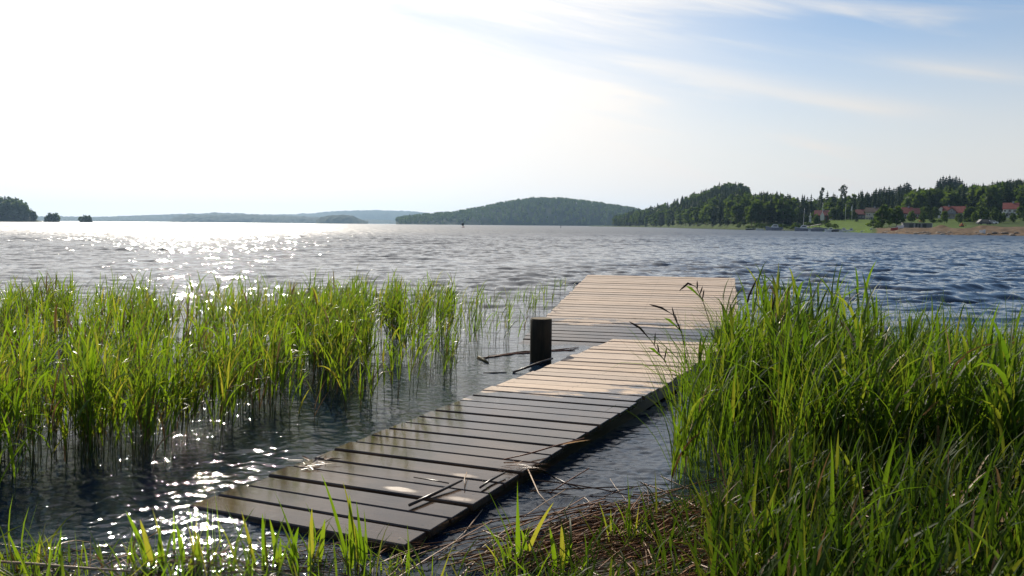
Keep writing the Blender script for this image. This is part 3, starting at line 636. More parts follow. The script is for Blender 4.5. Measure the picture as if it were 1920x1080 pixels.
# posts
POST = mat('dark_post_wood', (.040, .031, .019), .75, (.016, .014, .009), 4, .2, bump=.006, stretch=(6, 6, .9))
POSTTOP = mat('cut_post_top', (.16, .12, .065), .8, (.08, .06, .03), 14)
def post(loc, rad, top, lab):
    e = empty('mooring_post', loc); tag(e, lab, 'post', 'wooden mooring posts')
    rings = []; nsd = 28
    for z in (-.8, 0, top * .5, top - .012, top):
        rings.append([((rad - (.010 if z == top else 0)) * (1 + .012 * math.sin(3 * a + z)) * math.cos(a), (rad - (.010 if z == top else 0)) * (1 + .012 * math.sin(3 * a + z)) * math.sin(a), z) for a in [2 * math.pi * k / nsd for k in range(nsd)]])
    MB().rings(rings).build('shaft', POST, e, True)
    MB().rings([[(.94 * rad * math.cos(a), .94 * rad * math.sin(a), z) for a in [2 * math.pi * k / nsd for k in range(nsd)]] for z in (top - .004, top + .004)]).build('cut_top', POSTTOP, e)
post((.352, 9.90, 0), .130, .52, 'thick dark wooden post standing in the water left of the docks')
post((2.86, 11.2, 0), .11, .26, 'shorter brown post half hidden by sedge at the corner where the docks meet')

# things lying on the near dock
def on_dock(u, k, h=.0): return d1.matrix_world @ Vector((u * W1, k * S, h))
def dstick(pts, rad, lab, mt, cat='stick', name='stick'):
    Q = [on_dock(*p) for p in pts]; c = Q[0].copy()
    o = MB().tube([q_ - c for q_ in Q], rad, 6).build(name, mt, None, True); o.location = c; tag(o, lab, cat, 'loose stalks and sticks')
dstick([(.80, 2.25, .012), (.82, 3.2, .016), (.85, 4.35, .03)], [.009, .010, .007], 'dark stick lying across the wet boards near the dock end', DARKSTICK)
dstick([(.62, 4.3, .012), (.74, 4.25, .012), (.80, 4.2, .012)], [.004, .005, .004], 'very thin twig lying along a board beside the dark stick', DARKSTICK, 'twig', 'twig')
dstick([(.945, 4.2, .012), (.94, 4.9, .014), (.95, 5.6, .018)], [.007, .008, .006], 'short dark stick lying by the right edge of the dock', DARKSTICK)
dstick([(.90, 3.9, .012), (.84, 4.6, .02), (.80, 5.2, .02)], [.003, .004, .002], 'curled pale straw beside the short stick on the dock', PALESTICK, 'straw', 'straw')
dstick([(.85, 6.8, .014), (.93, 7.4, .03), (1.0, 8.6, .035), (1.06, 9.7, .03)], [.004, .005, .005, .004], 'brown reed stalk lying along the right edge of the dock', REDSTICK, 'reed stalk', 'reed_stalk')
YEL = leaf_mat('yellow_leaf', [(.45, .22, .03), (.4, .2, .03)], [(.6, .3, .03), (.5, .25, .03)], .4)
q0 = on_dock(1.0, 8.6, .03); bo = Bag()
bo.add(blades(np.zeros((2, 3)), np.array([R(62), R(70)]), np.array([R(4), R(8)]), np.array([.1, .2]), np.array([.26, .2]), np.array([.03, .02])), 0)
o = bo.obj('leaf', [YEL]); o.location = q0; tag(o, 'orange yellow dead leaf sticking out from the right dock edge', 'leaf')
bo = Bag(); rg = np.random.default_rng(4); n = 40
bo.add(blades(rg.normal(0, .025, (n, 3)) * np.array([1, 1, .3]), rg.normal(R(62), .55, n) + np.pi * (rg.random(n) < .5), rg.uniform(-.1, .3, n), rg.uniform(.1, .6, n), rg.uniform(.06, .20, n), rg.uniform(.002, .005, n), twist=rg.normal(0, .6, n)), 0)
o = bo.obj('straw_tuft', [LITTER]); o.location = on_dock(.965, 6.2, .02); tag(o, 'tangled tuft of dry straw caught on the right dock edge', 'straw')
bo = Bag(); n = 26
bo.add(blades(rg.normal(0, .05, (n, 3)) * np.array([1, 1, .2]), rg.normal(R(100), .7, n) + np.pi * (rg.random(n) < .5), rg.uniform(-.05, .2, n), rg.uniform(.05, .4, n), rg.uniform(.06, .18, n), rg.uniform(.006, .014, n), twist=rg.normal(0, .6, n)), 0)
o = bo.obj('dead_leaf_clump', [LITTER]); o.location = on_dock(.07, 4.3, .015); tag(o, 'wet brown dead leaves washed onto the left dock edge', 'dead leaves')


# ------------------------------------------------------------------ far trees
def rotz(V, a): c, s = math.cos(a), math.sin(a); return V @ np.array([[c, s, 0], [-s, c, 0], [0, 0, 1]])
def spruce(seed, lv=13, nb=8, fat=.17):
    rg = np.random.default_rng(seed); V = []; Fq = []
    for k in range(lv):
        z = .08 + .90 * k / lv; r = fat * (1 - z) ** .85 * rg.uniform(.85, 1.15) + .012
        for j in range(nb):
            a = 2 * math.pi * (j + rg.uniform(-.3, .3)) / nb + k * .7; rr = r * rg.uniform(.65, 1.2)
            d = np.array([math.cos(a), math.sin(a), 0]); p = np.array([-d[1], d[0], 0]); wd = rr * rg.uniform(.38, .6)
            b = len(V); z0 = z + .05
            V += [d * .0 + [0, 0, z0], d * rr * .55 + p * wd + [0, 0, z0 - .035], d * rr + [0, 0, z0 - .075 - .05 * rr], d * rr * .55 - p * wd + [0, 0, z0 - .035]]
            Fq.append((b, b + 1, b + 2, b + 3))
    b = len(V); V += [np.array([-.012, 0, .93]), np.array([.012, 0, .93]), np.array([.002, 0, 1.02]), np.array([-.002, 0, 1.02])]; Fq.append((b, b + 1, b + 2, b + 3))
    return np.array(V), np.array(Fq)
def crown(seed, n=190, z0=.22, z1=1.0, rx=.27, sz=.075):
    rg = np.random.default_rng(seed); lumps = rg.normal(0, 1, (9, 3)); lumps /= np.linalg.norm(lumps, axis=1)[:, None]
    d = rg.normal(0, 1, (n, 3)); d /= np.linalg.norm(d, axis=1)[:, None]
    lob = np.max(d @ lumps.T, axis=1); rad = rg.uniform(.25, 1, n) ** .5 * (.62 + .42 * lob ** 3)
    c = d * rad[:, None] * np.array([rx, rx, (z1 - z0) / 2]); c[:, 2] += (z0 + z1) / 2
    tp = np.clip((c[:, 2] - z0) / (z1 - z0), 0, 1); c[:, :2] *= (1.12 - .45 * tp)[:, None]
    u = rg.normal(0, 1, (n, 3)); u /= np.linalg.norm(u, axis=1)[:, None]; v = np.cross(u, rg.normal(0, 1, (n, 3))); v /= np.linalg.norm(v, axis=1)[:, None]
    s = rg.uniform(.6, 1.3, n)[:, None] * sz
    V = np.stack([c - u * s, c + v * s * .7, c + u * s, c - v * s * .7], 1).reshape(-1, 3)
    return V, np.arange(4 * n).reshape(n, 4)
def pinecrown(seed):
    rg = np.random.default_rng(seed); Vs = []; Fs = []; b = 0
    for k in range(9):
        V, Fq = crown(seed * 10 + k, 26, 0, .12, .075, .028); z = .56 + .42 * k / 9; a = rg.uniform(0, 6.28); r = rg.uniform(.02, .11) * (1.1 - (k / 9) * .7)
        V = V + np.array([r * math.cos(a), r * math.sin(a), z]); Vs.append(V); Fs.append(Fq + b); b += len(V)
    return np.concatenate(Vs), np.concatenate(Fs)
PROT = {'spruce': [spruce(i) for i in range(4)], 'birch': [crown(20 + i, 210, .07) for i in range(4)], 'pine': [pinecrown(3 + i) for i in range(2)],
        'tiny': [spruce(40 + i, 4, 5, .2) for i in range(3)], 'tinyb': [crown(60 + i, 26, .1, 1.0, .28, .15) for i in range(3)]}
def forest(name, items, mats, label):
    """items: (kind, pos, height, widthscale); one object"""
    Vs = []; Fs = []; Ms = []; b = 0; rg = np.random.default_rng(5)
    for kind, pos, h, ws in items:
        V, Fq = PROT[kind][rg.integers(len(PROT[kind]))]
        V = rotz(V, rg.uniform(0, 6.28)) * np.array([h * ws, h * ws, h]) + pos
        Vs.append(V); Fs.append(Fq + b); b += len(V); Ms.append(np.full(len(Fq), 0 if kind in ('spruce', 'tiny') else 1))
    o = mesh_obj(name, np.concatenate(Vs), np.concatenate(Fs), mats, None, False, np.concatenate(Ms)); tag(o, label, 'forest', kind='stuff'); return o

# the right shore as one sheet of land, laid out by bearing and distance
TP = np.array([1100, 1160, 1200, 1250, 1300, 1350, 1400, 1450, 1500, 1550, 1600, 1650, 1700, 1750, 1800, 1860, 1920, 2200, 2700])
TD0 = np.array([1250, 1120, 950, 780, 600, 500, 419, 380, 352, 312, 277, 245, 220, 210, 203, 198, 195, 180, 170.])
TDF = np.array([1260, 1130, 965, 798, 622, 525, 446, 425, 445, 425, 415, 405, 400, 395, 395, 385, 375, 360, 340.])
TZF = np.array([.6, .8, 1.2, 1.8, 2.3, 2.6, 2.8, 3.2, 3.9, 4.9, 5.4, 5.2, 5.7, 6.0, 6.2, 6.8, 7.3, 8, 8.])
TZB = np.array([.3, .3, .3, .3, .35, .4, .6, .8, .9, 1.0, 1.1, 1.4, 1.6, 1.6, 1.7, 1.9, 2.0, 2.1, 2.1])
TDR = np.array([1280, 1180, 1080, 1000, 930, 880, 830, 790, 760, 730, 700, 690, 700, 720, 700, 690, 680, 660, 640.])
SKX = [1100, 1160, 1180, 1200, 1250, 1300, 1340, 1365, 1390, 1400, 1412, 1430, 1460, 1475, 1485, 1500, 1530, 1560, 1590, 1620, 1640, 1665, 1690, 1706, 1716, 1745, 1760, 1800, 1830, 1860, 1920, 2200, 2700]
SKY = [415, 402, 394, 389, 377, 358, 348, 346, 345, 352, 363, 362, 365, 370, 378, 379, 378, 377, 374, 370, 366, 364, 362, 362, 362, 356, 350, 345, 347, 343, 336, 330, 330.]
HT = 16.5
def land(px, D):
    d0 = np.interp(px, TP, TD0); df = np.interp(px, TP, TDF); zf = np.interp(px, TP, TZF); zb = np.interp(px, TP, TZB); dr = np.interp(px, TP, TDR)
    zr = np.maximum(zf + .5, H + (hy(px) - np.interp(px, SKX, SKY)) * dr / F - HT)
    bw = np.minimum(20, (df - d0) * .4)
    z = np.where(D < d0, (D - d0) * .05, np.where(D < d0 + bw, zb * np.clip((D - d0) / bw, 0, 1) ** .7, 0))
    t1 = np.clip((D - d0 - bw) / np.maximum(df - d0 - bw, 1), 0, 1); t2 = np.clip((D - df) / np.maximum(dr - df, 1), 0, 1)
    z = np.where(D >= d0 + bw, zb + (zf - zb) * t1 ** 2.0, z)
    z = np.where(D >= df, zf + (zr - zf) * t2 ** .9, z)
    return np.where(D > dr, zr - (D - dr) * .06, z)
def bearing(px): d = M @ np.array([(px - 960) / F, (hy(px) - 540) / F, 1.0]); return d[0] / d[1]
BX = np.linspace(1000, 2800, 200); BT = np.array([bearing(p) for p in BX])
def LP(px, D): t = np.interp(px, BX, BT); return np.array([t * D, D, float(land(px, D))])
pxs = np.concatenate([np.linspace(1105, 1940, 260), np.linspace(1950, 2700, 50)]); nn_ = 70
rows = []; gv = []
for px in pxs:
    d0, df, dr = np.interp(px, TP, TD0), np.interp(px, TP, TDF), np.interp(px, TP, TDR)
    Ds = np.concatenate([[d0 - 12], np.linspace(d0, d0 + 22, 14), np.linspace(d0 + 24, max(df, d0 + 26), 26), np.linspace(max(df, d0 + 26) + 6, dr + 10, 25), np.linspace(dr + 40, dr + 400, 4)])
    z = land(px, Ds); t = np.interp(px, BX, BT); x = t * Ds
    z = z + (vnoise(x, Ds, 9.0, 2) - .5) * .5 * (Ds > d0 + 3) + (vnoise(x, Ds, 2.5, 4) - .5) * .3 * (Ds > d0 + 1)
    # two heaps of sand on the bank
    for (hx, hd, hw, hh) in ((1766, 232, 2.2, 1.0), (1848, 222, 3.2, .8)):
        hp = LP(hx, hd); z = z + hh * np.exp(-((x - hp[0]) ** 2 + (Ds - hp[1]) ** 2) / hw ** 2)
    rows.append(np.stack([x, Ds, z], 1))
    gv.append(np.clip(sstep(px, 1625, 1665), 0, 1) * (1 - sstep(Ds - d0, 24, 62 if px > 1850 else 46)))
mown = [np.full(len(r_), sstep(p_, 1500, 1525) * (1 - sstep(p_, 1628, 1640)) + .55 * sstep(p_, 1690, 1715) * (1 - sstep(p_, 1800, 1830))) for p_, r_ in zip(pxs, rows)]
V = np.array(rows); n1_, n2_ = V.shape[:2]
q = (np.arange(n1_ - 1)[:, None] * n2_ + np.arange(n2_ - 1)[None, :]).ravel()
m, nt, out = nodes('far_shore_land'); L = nt.links.new
p = N(nt, 'ShaderNodeBsdfPrincipled'); p.inputs['Roughness'].default_value = .95; p.inputs['Specular IOR Level'].default_value = .1
a = N(nt, 'ShaderNodeAttribute', attribute_name='gravel'); g = N(nt, 'ShaderNodeNewGeometry')
nz = N(nt, 'ShaderNodeTexNoise'); nz.inputs['Scale'].default_value = .12; nz.inputs['Detail'].default_value = 6; L(g.outputs['Position'], nz.inputs['Vector'])
nz2 = N(nt, 'ShaderNodeTexNoise'); nz2.inputs['Scale'].default_value = .7; nz2.inputs['Detail'].default_value = 5; L(g.outputs['Position'], nz2.inputs['Vector'])
mw = N(nt, 'ShaderNodeAttribute', attribute_name='mown')
gr = mixc(nt, ramp(nt, nz.outputs[0], .4, .62), (.050, .080, .012), (.028, .045, .010))
gr = mixc(nt, mw.outputs['Fac'], gr, mixc(nt, ramp(nt, nz2.outputs[0], .4, .62), (.088, .145, .012), (.06, .10, .012)))
sa = mixc(nt, ramp(nt, nz2.outputs[0], .35, .65), (.16, .11, .065), (.075, .05, .03))
gm = ramp(nt, math_(nt, 'ADD', a.outputs['Fac'], math_(nt, 'MULTIPLY_ADD', nz.outputs[0], 1.2, -.6)), .35, .6)
L(mixc(nt, gm, gr, sa), p.inputs['Base Color']); L(p.outputs[0], out.inputs[0])
tag(mesh_obj('far_shore_ground', V.reshape(-1, 3), np.stack([q, q + n2_, q + n2_ + 1, q + 1], 1), m, None, True, None, {'gravel': np.array(gv).ravel(), 'mown': np.array(mown).ravel()}), kind='structure')

rg = np.random.default_rng(21)
# wooded headland and the slope behind the houses
def wood_items(p0, p1, n, tmin, mix, tpow=1.0):
    it = []
    for _ in range(n):
        px = rg.uniform(p0, p1); t = tmin + (1 - tmin) * rg.random() ** tpow
        df, dr = np.interp(px, TP, TDF), np.interp(px, TP, TDR); D = df + (dr - df) * t
        k = 'spruce' if vnoise(np.array([px * 1.0]), np.array([D * .3]), 18, 3)[0] + rg.normal(0, .2) < mix else 'birch'
        h = HT * rg.uniform(.74, 1.06) * (1.0 if k == 'spruce' else .95)
        it.append((k, LP(px, D) - np.array([0, 0, .3]), h, rg.uniform(.85, 1.35) if k == 'spruce' else rg.uniform(.9, 1.3)))
    return it
forest('forest', wood_items(1150, 1492, 900, .06, .62, .8), [SPRUCE, BROAD], 'dark mixed wood covering the headland across the water')
forest('forest', wood_items(1478, 1720, 430, .12, .72, .8) + wood_items(1700, 1990, 700, .05, .5, .75) + wood_items(1990, 2650, 300, .05, .55), [SPRUCE, BROAD], 'green wood covering the slope behind the red roofed houses')

# trees one can tell apart: a trunk and a crown each
def tree_proto(kind, i):
    e = empty(kind + '_tree'); V, Fq = PROT[kind][i]
    mesh_obj('crown', V, Fq, {'spruce': SPRUCE, 'birch': BROAD, 'pine': PINE}[kind], e)
    MB().tube([(0, 0, -.03), (0, 0, .3), (.006, .003, .65), (0, 0, .93)], [.016, .013, .008, .002] if kind != 'pine' else [.013, .011, .009, .003], 6).build('trunk', PALEBARK if kind != 'spruce' else BARK, e, True)
    return e
used = {}
def tree(kind, pos, h, ws, label, group=None):
    i = rg.integers(len(PROT[kind])); key = (kind, int(i))
    if key not in used: e = used[key] = tree_proto(kind, int(i))
    else: e = copy_tree(used[key])
    e.location = [float(v) for v in pos]; e.scale = (h * ws, h * ws, h); e.rotation_euler = (0, 0, rg.uniform(0, 6.28))
    for kk in ('group',):
        if kk in e: del e[kk]
    return tag(e, label, 'tree', group)
def tree_px(kind, px, ytop, D, ws, label, group=None):
    p_ = LP(px, D); return tree(kind, p_ - np.array([0, 0, .2]), zat(px, ytop, D) - p_[2], ws, label, group)
# front row along the headland shore
for px in np.linspace(1164, 1480, 64):
    px += rg.uniform(-3, 3); D = np.interp(px, TP, TDF) + rg.uniform(-6, 14)
    k = 'birch' if rg.random() < .62 else 'spruce'
    g_ = 'leafy trees along the headland shore' if k == 'birch' else 'spruces along the headland shore'
    tree(k, LP(px, D) - np.array([0, 0, .3]), rg.uniform(9, 16), rg.uniform(.95, 1.5), 'rounded leafy tree in the front row along the headland shore' if k == 'birch' else 'pointed spruce in the front row along the headland shore', g_)
# spruce crest at the top of the headland
for px in np.linspace(1322, 1396, 16):
    px += rg.uniform(-2, 2); k = 'birch' if rg.random() < .6 else 'spruce'
    tree_px(k, px, np.interp(px, [1320, 1345, 1392, 1400], [354, 342, 341, 350]) + rg.uniform(-1, 4), np.interp(px, TP, TDR) - rg.uniform(0, 40), 1.35, 'tree on the highest crest of the headland, against the sky', 'trees on the headland crest')
for i, (px, yt) in enumerate([(1538, 354)]): tree_px('pine', px, yt, 520, .85, 'lone tall pine with a small round top above the wood')
tree_px('pine', 1575, 350, 530, .75, 'left one of the twin tall pines above the wood', 'twin tall pines')
tree_px('pine', 1582, 349, 530, .75, 'right one of the twin tall pines above the wood', 'twin tall pines')
for px, yt in [(1636, 357), (1640, 353), (1645, 356), (1649, 352), (1655, 350), (1660, 353), (1664, 349), (1669, 354), (1673, 352)]: tree_px('spruce', px, yt, 600, 1.7, 'dark spruce in the crest group behind the grey gabled house', 'dark spruces behind the grey gabled house')
for px, yt in [(1677, 352), (1681, 348), (1685, 346), (1688, 350), (1692, 344), (1697, 340), (1701, 343), (1705, 350), (1709, 356)]: tree_px('spruce', px, yt, 580, 1.8, 'dark spruce in the tall group left of the bare dip in the skyline', 'dark spruces left of the skyline dip')
for px, yt in [(1754, 337), (1759, 333), (1764, 329), (1770, 331), (1776, 328), (1782, 332), (1788, 330), (1794, 333), (1800, 337), (1757, 339), (1768, 335), (1774, 336), (1779, 334), (1785, 335), (1791, 337), (1797, 338), (1804, 343)]: tree_px('spruce', px, yt, 690, 1.5, 'black looking spruce in the isolated crest clump, highest on the right shore', 'black spruces of the isolated crest clump')
for px, yt, D in [(1556, 372, 440), (1563, 375, 445), (1572, 370, 440), (1581, 372, 445), (1590, 372, 440), (1595, 378, 440), (1550, 376, 450)]:
    tree_px('spruce' if px % 2 else 'birch', px, yt, D, 1.15, 'dark tree in the row behind the flagpoles', 'dark trees behind the flagpoles')
for px, yt, D, lab in [(1653, 378, 300, 'big dense leafy tree left of the two, in front of the grey gabled house'), (1681, 381, 295, 'big dense leafy tree beside the grey sheds')]: tree_px('birch', px, yt, D, 1.25, lab)
tree_px('birch', 1667, 385, 310, 1.0, 'smaller leafy tree between the two big dense trees')
tree_px('spruce', 1712, 377, 420, 1.1, 'dark spruce standing between the two small red roofs')
tree_px('birch', 1733, 383, 380, 1.2, 'leafy tree right of the small red brown house'); tree_px('spruce', 1742, 381, 385, 1.3, 'broad spruce left of the large grey house')
tree_px('birch', 1770, 391, 330, .95, 'round tree growing against the left corner of the large grey house')
tree_px('birch', 1838, 384, 340, 1.2, 'leafy tree in the middle of the slope right of the large grey house'); tree_px('spruce', 1856, 383, 350, 1.3, 'dark broad spruce left of the white house')
tree_px('birch', 1912, 382, 340, 1.1, 'leafy tree covering the right side of the white house'); tree_px('birch', 1826, 395, 330, 1.1, 'low leafy tree at the foot of the slope beside the lawn')
for px, yt, D in [(1506, 398, 430), (1499, 392, 440), (1512, 400, 430), (1488, 395, 440), (1478, 392, 445), (1470, 388, 450), (1494, 388, 455)]: tree_px('spruce' if px % 3 else 'birch', px, yt, D, 1.2, 'dark tree at the wood edge behind the sailing boat mast', 'dark trees behind the sailing boat')
for i, (px, yt, D) in enumerate([(1606, 397, 400), (1599, 392, 425), (1625, 388, 440), (1691, 391, 360), (1708, 393, 350), (1729, 394, 350), (1746, 390, 360), (1752, 386, 390), (1797, 397, 330), (1808, 392, 350), (1812, 386, 380), (1820, 384, 380), (1831, 383, 370), (1846, 386, 350), (1864, 386, 340), (1873, 392, 320), (1880, 397, 320), (1898, 396, 320), (1920, 388, 330), (1530, 399, 400), (1524, 396, 440), (1549, 400, 400), (1560, 386, 425), (1568, 384, 425), (1577, 385, 420), (1588, 383, 430)]):
    tree_px('birch' if i % 3 else 'spruce', px, yt, D, 1.25, 'green garden tree standing among the houses on the far right shore', 'garden trees among the houses')
# bushes
def bush(px, D, h, lab, ws=1.6, grp=None):
    e = empty('bush', LP(px, D)); V, Fq = crown(int(px), 130, .0, 1.0, .5, .12); mesh_obj('leaves', V * np.array([h * ws, h * ws, h]), Fq, BROAD, e); tag(e, lab, 'bush', grp)
    MB().tube([(0, 0, -.2), (.05, 0, h * .3), (0, .05, h * .6)], [.08, .06, .03], 5).build('stem', BARK, e)
bush(1638, 292, 3.2, 'dark round bush at the right end of the bright lawn'); bush(1647, 280, 2.4, 'dark bush under the big leafy tree'); bush(1554, 345, 2.6, 'grey green bush above the moored boats')
bush(1566, 340, 2.0, 'small bush on the lawn slope above the white boats'); bush(1536, 400, 2.4, 'bright bush before the red roofed house with the white tower')
for i, px in enumerate(range(1385, 1500, 9)): bush(px, np.interp(px, TP, TD0) + 18 + 9 * math.sin(i * 2.1), 2.0 + .8 * math.sin(i * 1.7), 'low shoreline bush between the headland wood and the jetty', 2.0, 'low bushes along the far shore')
for px in (1512, 1519, 1527, 1545, 1551): bush(px, 405, 2.0, 'garden bush in front of the red roofed house with white tower', 1.8, 'garden bushes by the white tower house')
for px in (1750, 1762, 1812, 1818, 1868, 1875): bush(px, 345, 1.8, 'low bush along the lawn in front of the large grey house', 1.8, 'low bushes along the lawn')

# ------------------------------------------------------------------ houses
ROOF = mat('red_roof_tiles', (.17, .040, .036), .7, (.11, .03, .028), 1.5); ROOFO = mat('orange_red_roof_tiles', (.22, .052, .036), .7, (.14, .036, .026), 1.5)
DARKROOF = mat('brown_roof', (.07, .045, .035), .8); WHITEW = mat('white_wall', (.72, .70, .66), .8, (.6, .58, .54), .6); GREYW = mat('grey_wall', (.30, .30, .31), .8, (.24, .24, .25), .6)
PALEY = mat('pale_yellow_wall', (.55, .50, .38), .8, (.45, .40, .30), .6); REDW = mat('red_brown_wall', (.16, .05, .04), .85); DGREEN = mat('dark_wall', (.07, .075, .065), .85)
PANE = mat('window_pane', (.03, .04, .05), .12, (.05, .06, .07), 2, .6); FRAME = mat('white_window_frame', (.7, .7, .68), .6); GREYP = mat('grey_shed_wall', (.20, .20, .20), .8, (.14, .14, .14), .8)
def house(name, px, wpx, ybase, yeave, yridge, D, depth, wallm, roofm, label, gable=False, wins=(), door=None, chim=None, rz=0, base=None, cat='house', rot=0.0):
    t = np.interp(px, BX, BT); loc = np.array([t * D, D, zat(px, ybase, D)]); sc = D / F
    e = empty(name, loc, -math.atan(t) + rot); tag(e, label, cat)
    w_ = wpx * sc / 2; he = (ybase - yeave) * sc; hr = (ybase - yridge) * sc; o = .35
    if gable:   # the gable end looks at the water
        mb = MB(); prof = [(-w_, -1.5), (w_, -1.5), (w_, he), (0, hr - .12), (-w_, he)]
        mb.rings([[(a, y_, b) for a, b in prof] for y_ in (0, depth)]); mb.build('wall', wallm, e)
        k = (hr - he) / w_; m2 = MB()
        for s_ in (-1, 1):
            pr = [(0, hr + .02), (s_ * (w_ + o), he - o * k + .02), (s_ * (w_ + o), he - o * k + .24), (0, hr + .24)]
            m2.rings([[(a, y_, b) for a, b in (pr if s_ > 0 else pr[::-1])] for y_ in (-o, depth + o)])
        rf = m2.build('roof', roofm, e)
    else:
        mb = MB(); prof = [(0, -1.5), (0, he), (depth / 2, hr - .12), (depth, he), (depth, -1.5)]
        mb.rings([[(x_, a, b) for a, b in prof] for x_ in (-w_, w_)]); mb.build('wall', wallm, e)
        k = (hr - he) / (depth / 2); m2 = MB()
        for s_ in (0, 1):
            f_ = (lambda a: a) if s_ == 0 else (lambda a: depth - a)
            pr = [(f_(depth / 2), hr + .02), (f_(-o), he - o * k + .02), (f_(-o), he - o * k + .24), (f_(depth / 2), hr + .24)]
            m2.rings([[(x_, a, b) for a, b in (pr if s_ == 1 else pr[::-1])] for x_ in (-w_ - o, w_ + o)])
        rf = m2.build('roof', roofm, e)
    if chim is not None: MB().box(chim * w_ - .35, chim * w_ + .35, depth * .45, depth * .45 + .7, hr - .8, hr + .9).build('chimney', GREYW, rf)
    for (u, zf, ww, wh) in wins:
        x_ = u * w_; z_ = zf * he
        fr_ = MB().box(x_ - ww / 2, x_ + ww / 2, -.06, .05, z_, z_ + wh).build('window', FRAME, e)
        MB().box(x_ - ww / 2 + .1, x_ + ww / 2 - .1, -.075, -.055, z_ + .1, z_ + wh - .1).build('pane', PANE, fr_)
    if door is not None: MB().box(door * w_ - .5, door * w_ + .5, -.05, .04, 0, min(2.1, he * .9)).build('door', DGREEN, e)
    return e, w_, he, hr
W4 = [(-.7, .35, 1.1, 1.2), (-.25, .35, 1.1, 1.2), (.25, .35, 1.1, 1.2), (.7, .35, 1.1, 1.2)]
e, w_, he, hr = house('red_roof_house', 1540, 25, 413.5, 404, 395, 430, 9, REDW, ROOF, 'red roofed house beside a small white tower, near the flagpole', False, [(-.5, .3, 1, 1), (.3, .3, 1, 1)], .0, .2)
mb = MB(); mb.rings([[(a, y_, b) for a, b in ((-w_ * .2, 0), (w_ * .35, 0), (w_ * .35, he), (w_ * .08, he + 1.7), (-w_ * .2, he))] for y_ in (-1.6, -.1)]); mb.build('porch', WHITEW, e)
e, *_ = house('white_tower', 1518.5, 3.6, 413.5, 406, 404, 425, 1.6, WHITEW, WHITEW, 'small white tower with a thin chimney left of the red roofed house', True, [(0, .4, .5, .8)], cat='tower')
MB().tube([(0, .8, 2.2), (0, .8, 4.0)], .16, 8).build('chimney', WHITEW, e)
house('red_roof_house', 1611, 23, 413, 402, 393.5, 440, 9, DGREEN, ROOF, 'long low house with a flat red roof left of the pale gabled house', False, W4, .5, None)
e, w_, he, hr = house('pale_house', 1634, 22, 415, 398, 390, 415, 9, PALEY, DARKROOF, 'tall pale yellow two storey house with a brown roof', False, [(-.75, .62, 1.0, 1.1), (-.4, .62, 1.0, 1.1), (-.75, .15, 1.0, 1.1), (-.4, .15, 1.0, 1.1), (.3, .62, 1, 1.1), (.3, .15, 1, 1.1)], -.05, .4)
MB().box(-w_ - .1, -w_ * .25, -1.4, -.03, he * .5, he * .5 + .14).build('balcony', WHITEW, e)
house('red_roof_house', 1699, 17, 411, 400, 389.5, 410, 8, DGREEN, ROOFO, 'small house with a bright red roof behind the big leafy tree', False, W4[1:3], .7, .3)
house('red_brown_house', 1719, 16, 410, 401, 391, 405, 8, REDW, ROOF, 'small red brown house right of the dark spruce between two roofs', False, W4[1:3], .6, None, rot=.15)
e, w_, he, hr = house('large_grey_house', 1787, 36, 410.5, 399, 387.5, 395, 10, GREYW, ROOFO, 'large grey house with a red roof and a wide front gable', False, [(.55, .25, 1.3, 1.3), (.85, .25, .9, 1.3), (-.85, .25, 1.0, 1.3)], .35, -.5)
mb = MB(); gw = w_ * .42; gx_ = -w_ * .22
mb.rings([[(gx_ + a, y_, b) for a, b in ((-gw, -1), (gw, -1), (gw, he + .6), (0, hr - .9), (-gw, he + .6))] for y_ in (-1.6, 3)]); mb.build('front_gable', GREYW, e)
mb = MB()
for s_ in (-1, 1):
    pr = [(0, hr - .85), (s_ * (gw + .4), he + .3), (s_ * (gw + .4), he + .52), (0, hr - .62)]
    mb.rings([[(gx_ + a, y_, b) for a, b in (pr if s_ > 0 else pr[::-1])] for y_ in (-1.95, 3)])
mb.build('gable_roof', ROOFO, e)
for u in (-.5, .5):
    f_ = MB().box(gx_ + u * gw - .6, gx_ + u * gw + .6, -1.66, -1.59, .7, 2.0).build('window', FRAME, e); MB().box(gx_ + u * gw - .5, gx_ + u * gw + .5, -1.675, -1.655, .8, 1.9).build('pane', PANE, f_)
f_ = MB().box(gx_ - .5, gx_ + .5, -1.66, -1.59, he + .1, he + 1.1).build('window', FRAME, e); MB().box(gx_ - .4, gx_ + .4, -1.675, -1.655, he + .2, he + 1.0).build('pane', PANE, f_)
MB().box(gx_ - gw, gx_ + gw, -3.0, -1.63, 2.25, 2.4).build('balcony', GREYW, e)
house('white_annex', 1763, 10, 407, 393, 387.5, 400, 6, WHITEW, ROOFO, 'narrow white annex with a red roof left of the large grey house', True, [(-.2, .5, .8, 1.0), (-.2, .12, .8, 1.0)], None, None)
e, w_, he, hr = house('white_house', 1893, 24, 406, 392, 381, 375, 9, WHITEW, ROOFO, 'white house with a red hipped roof high on the right slope', False, [(-.75, .55, 1.0, 1.2), (-.1, .55, 1.2, 1.2), (.55, .55, 1.2, 1.2), (-.1, .1, 1.2, 1.2), (.55, .1, 1.2, 1.2)], -.45, .3)
MB().box(-w_ - .5, -w_ * .4, -1.5, -.03, he * .42, he * .42 + .7).build('balcony', WHITEW, e)
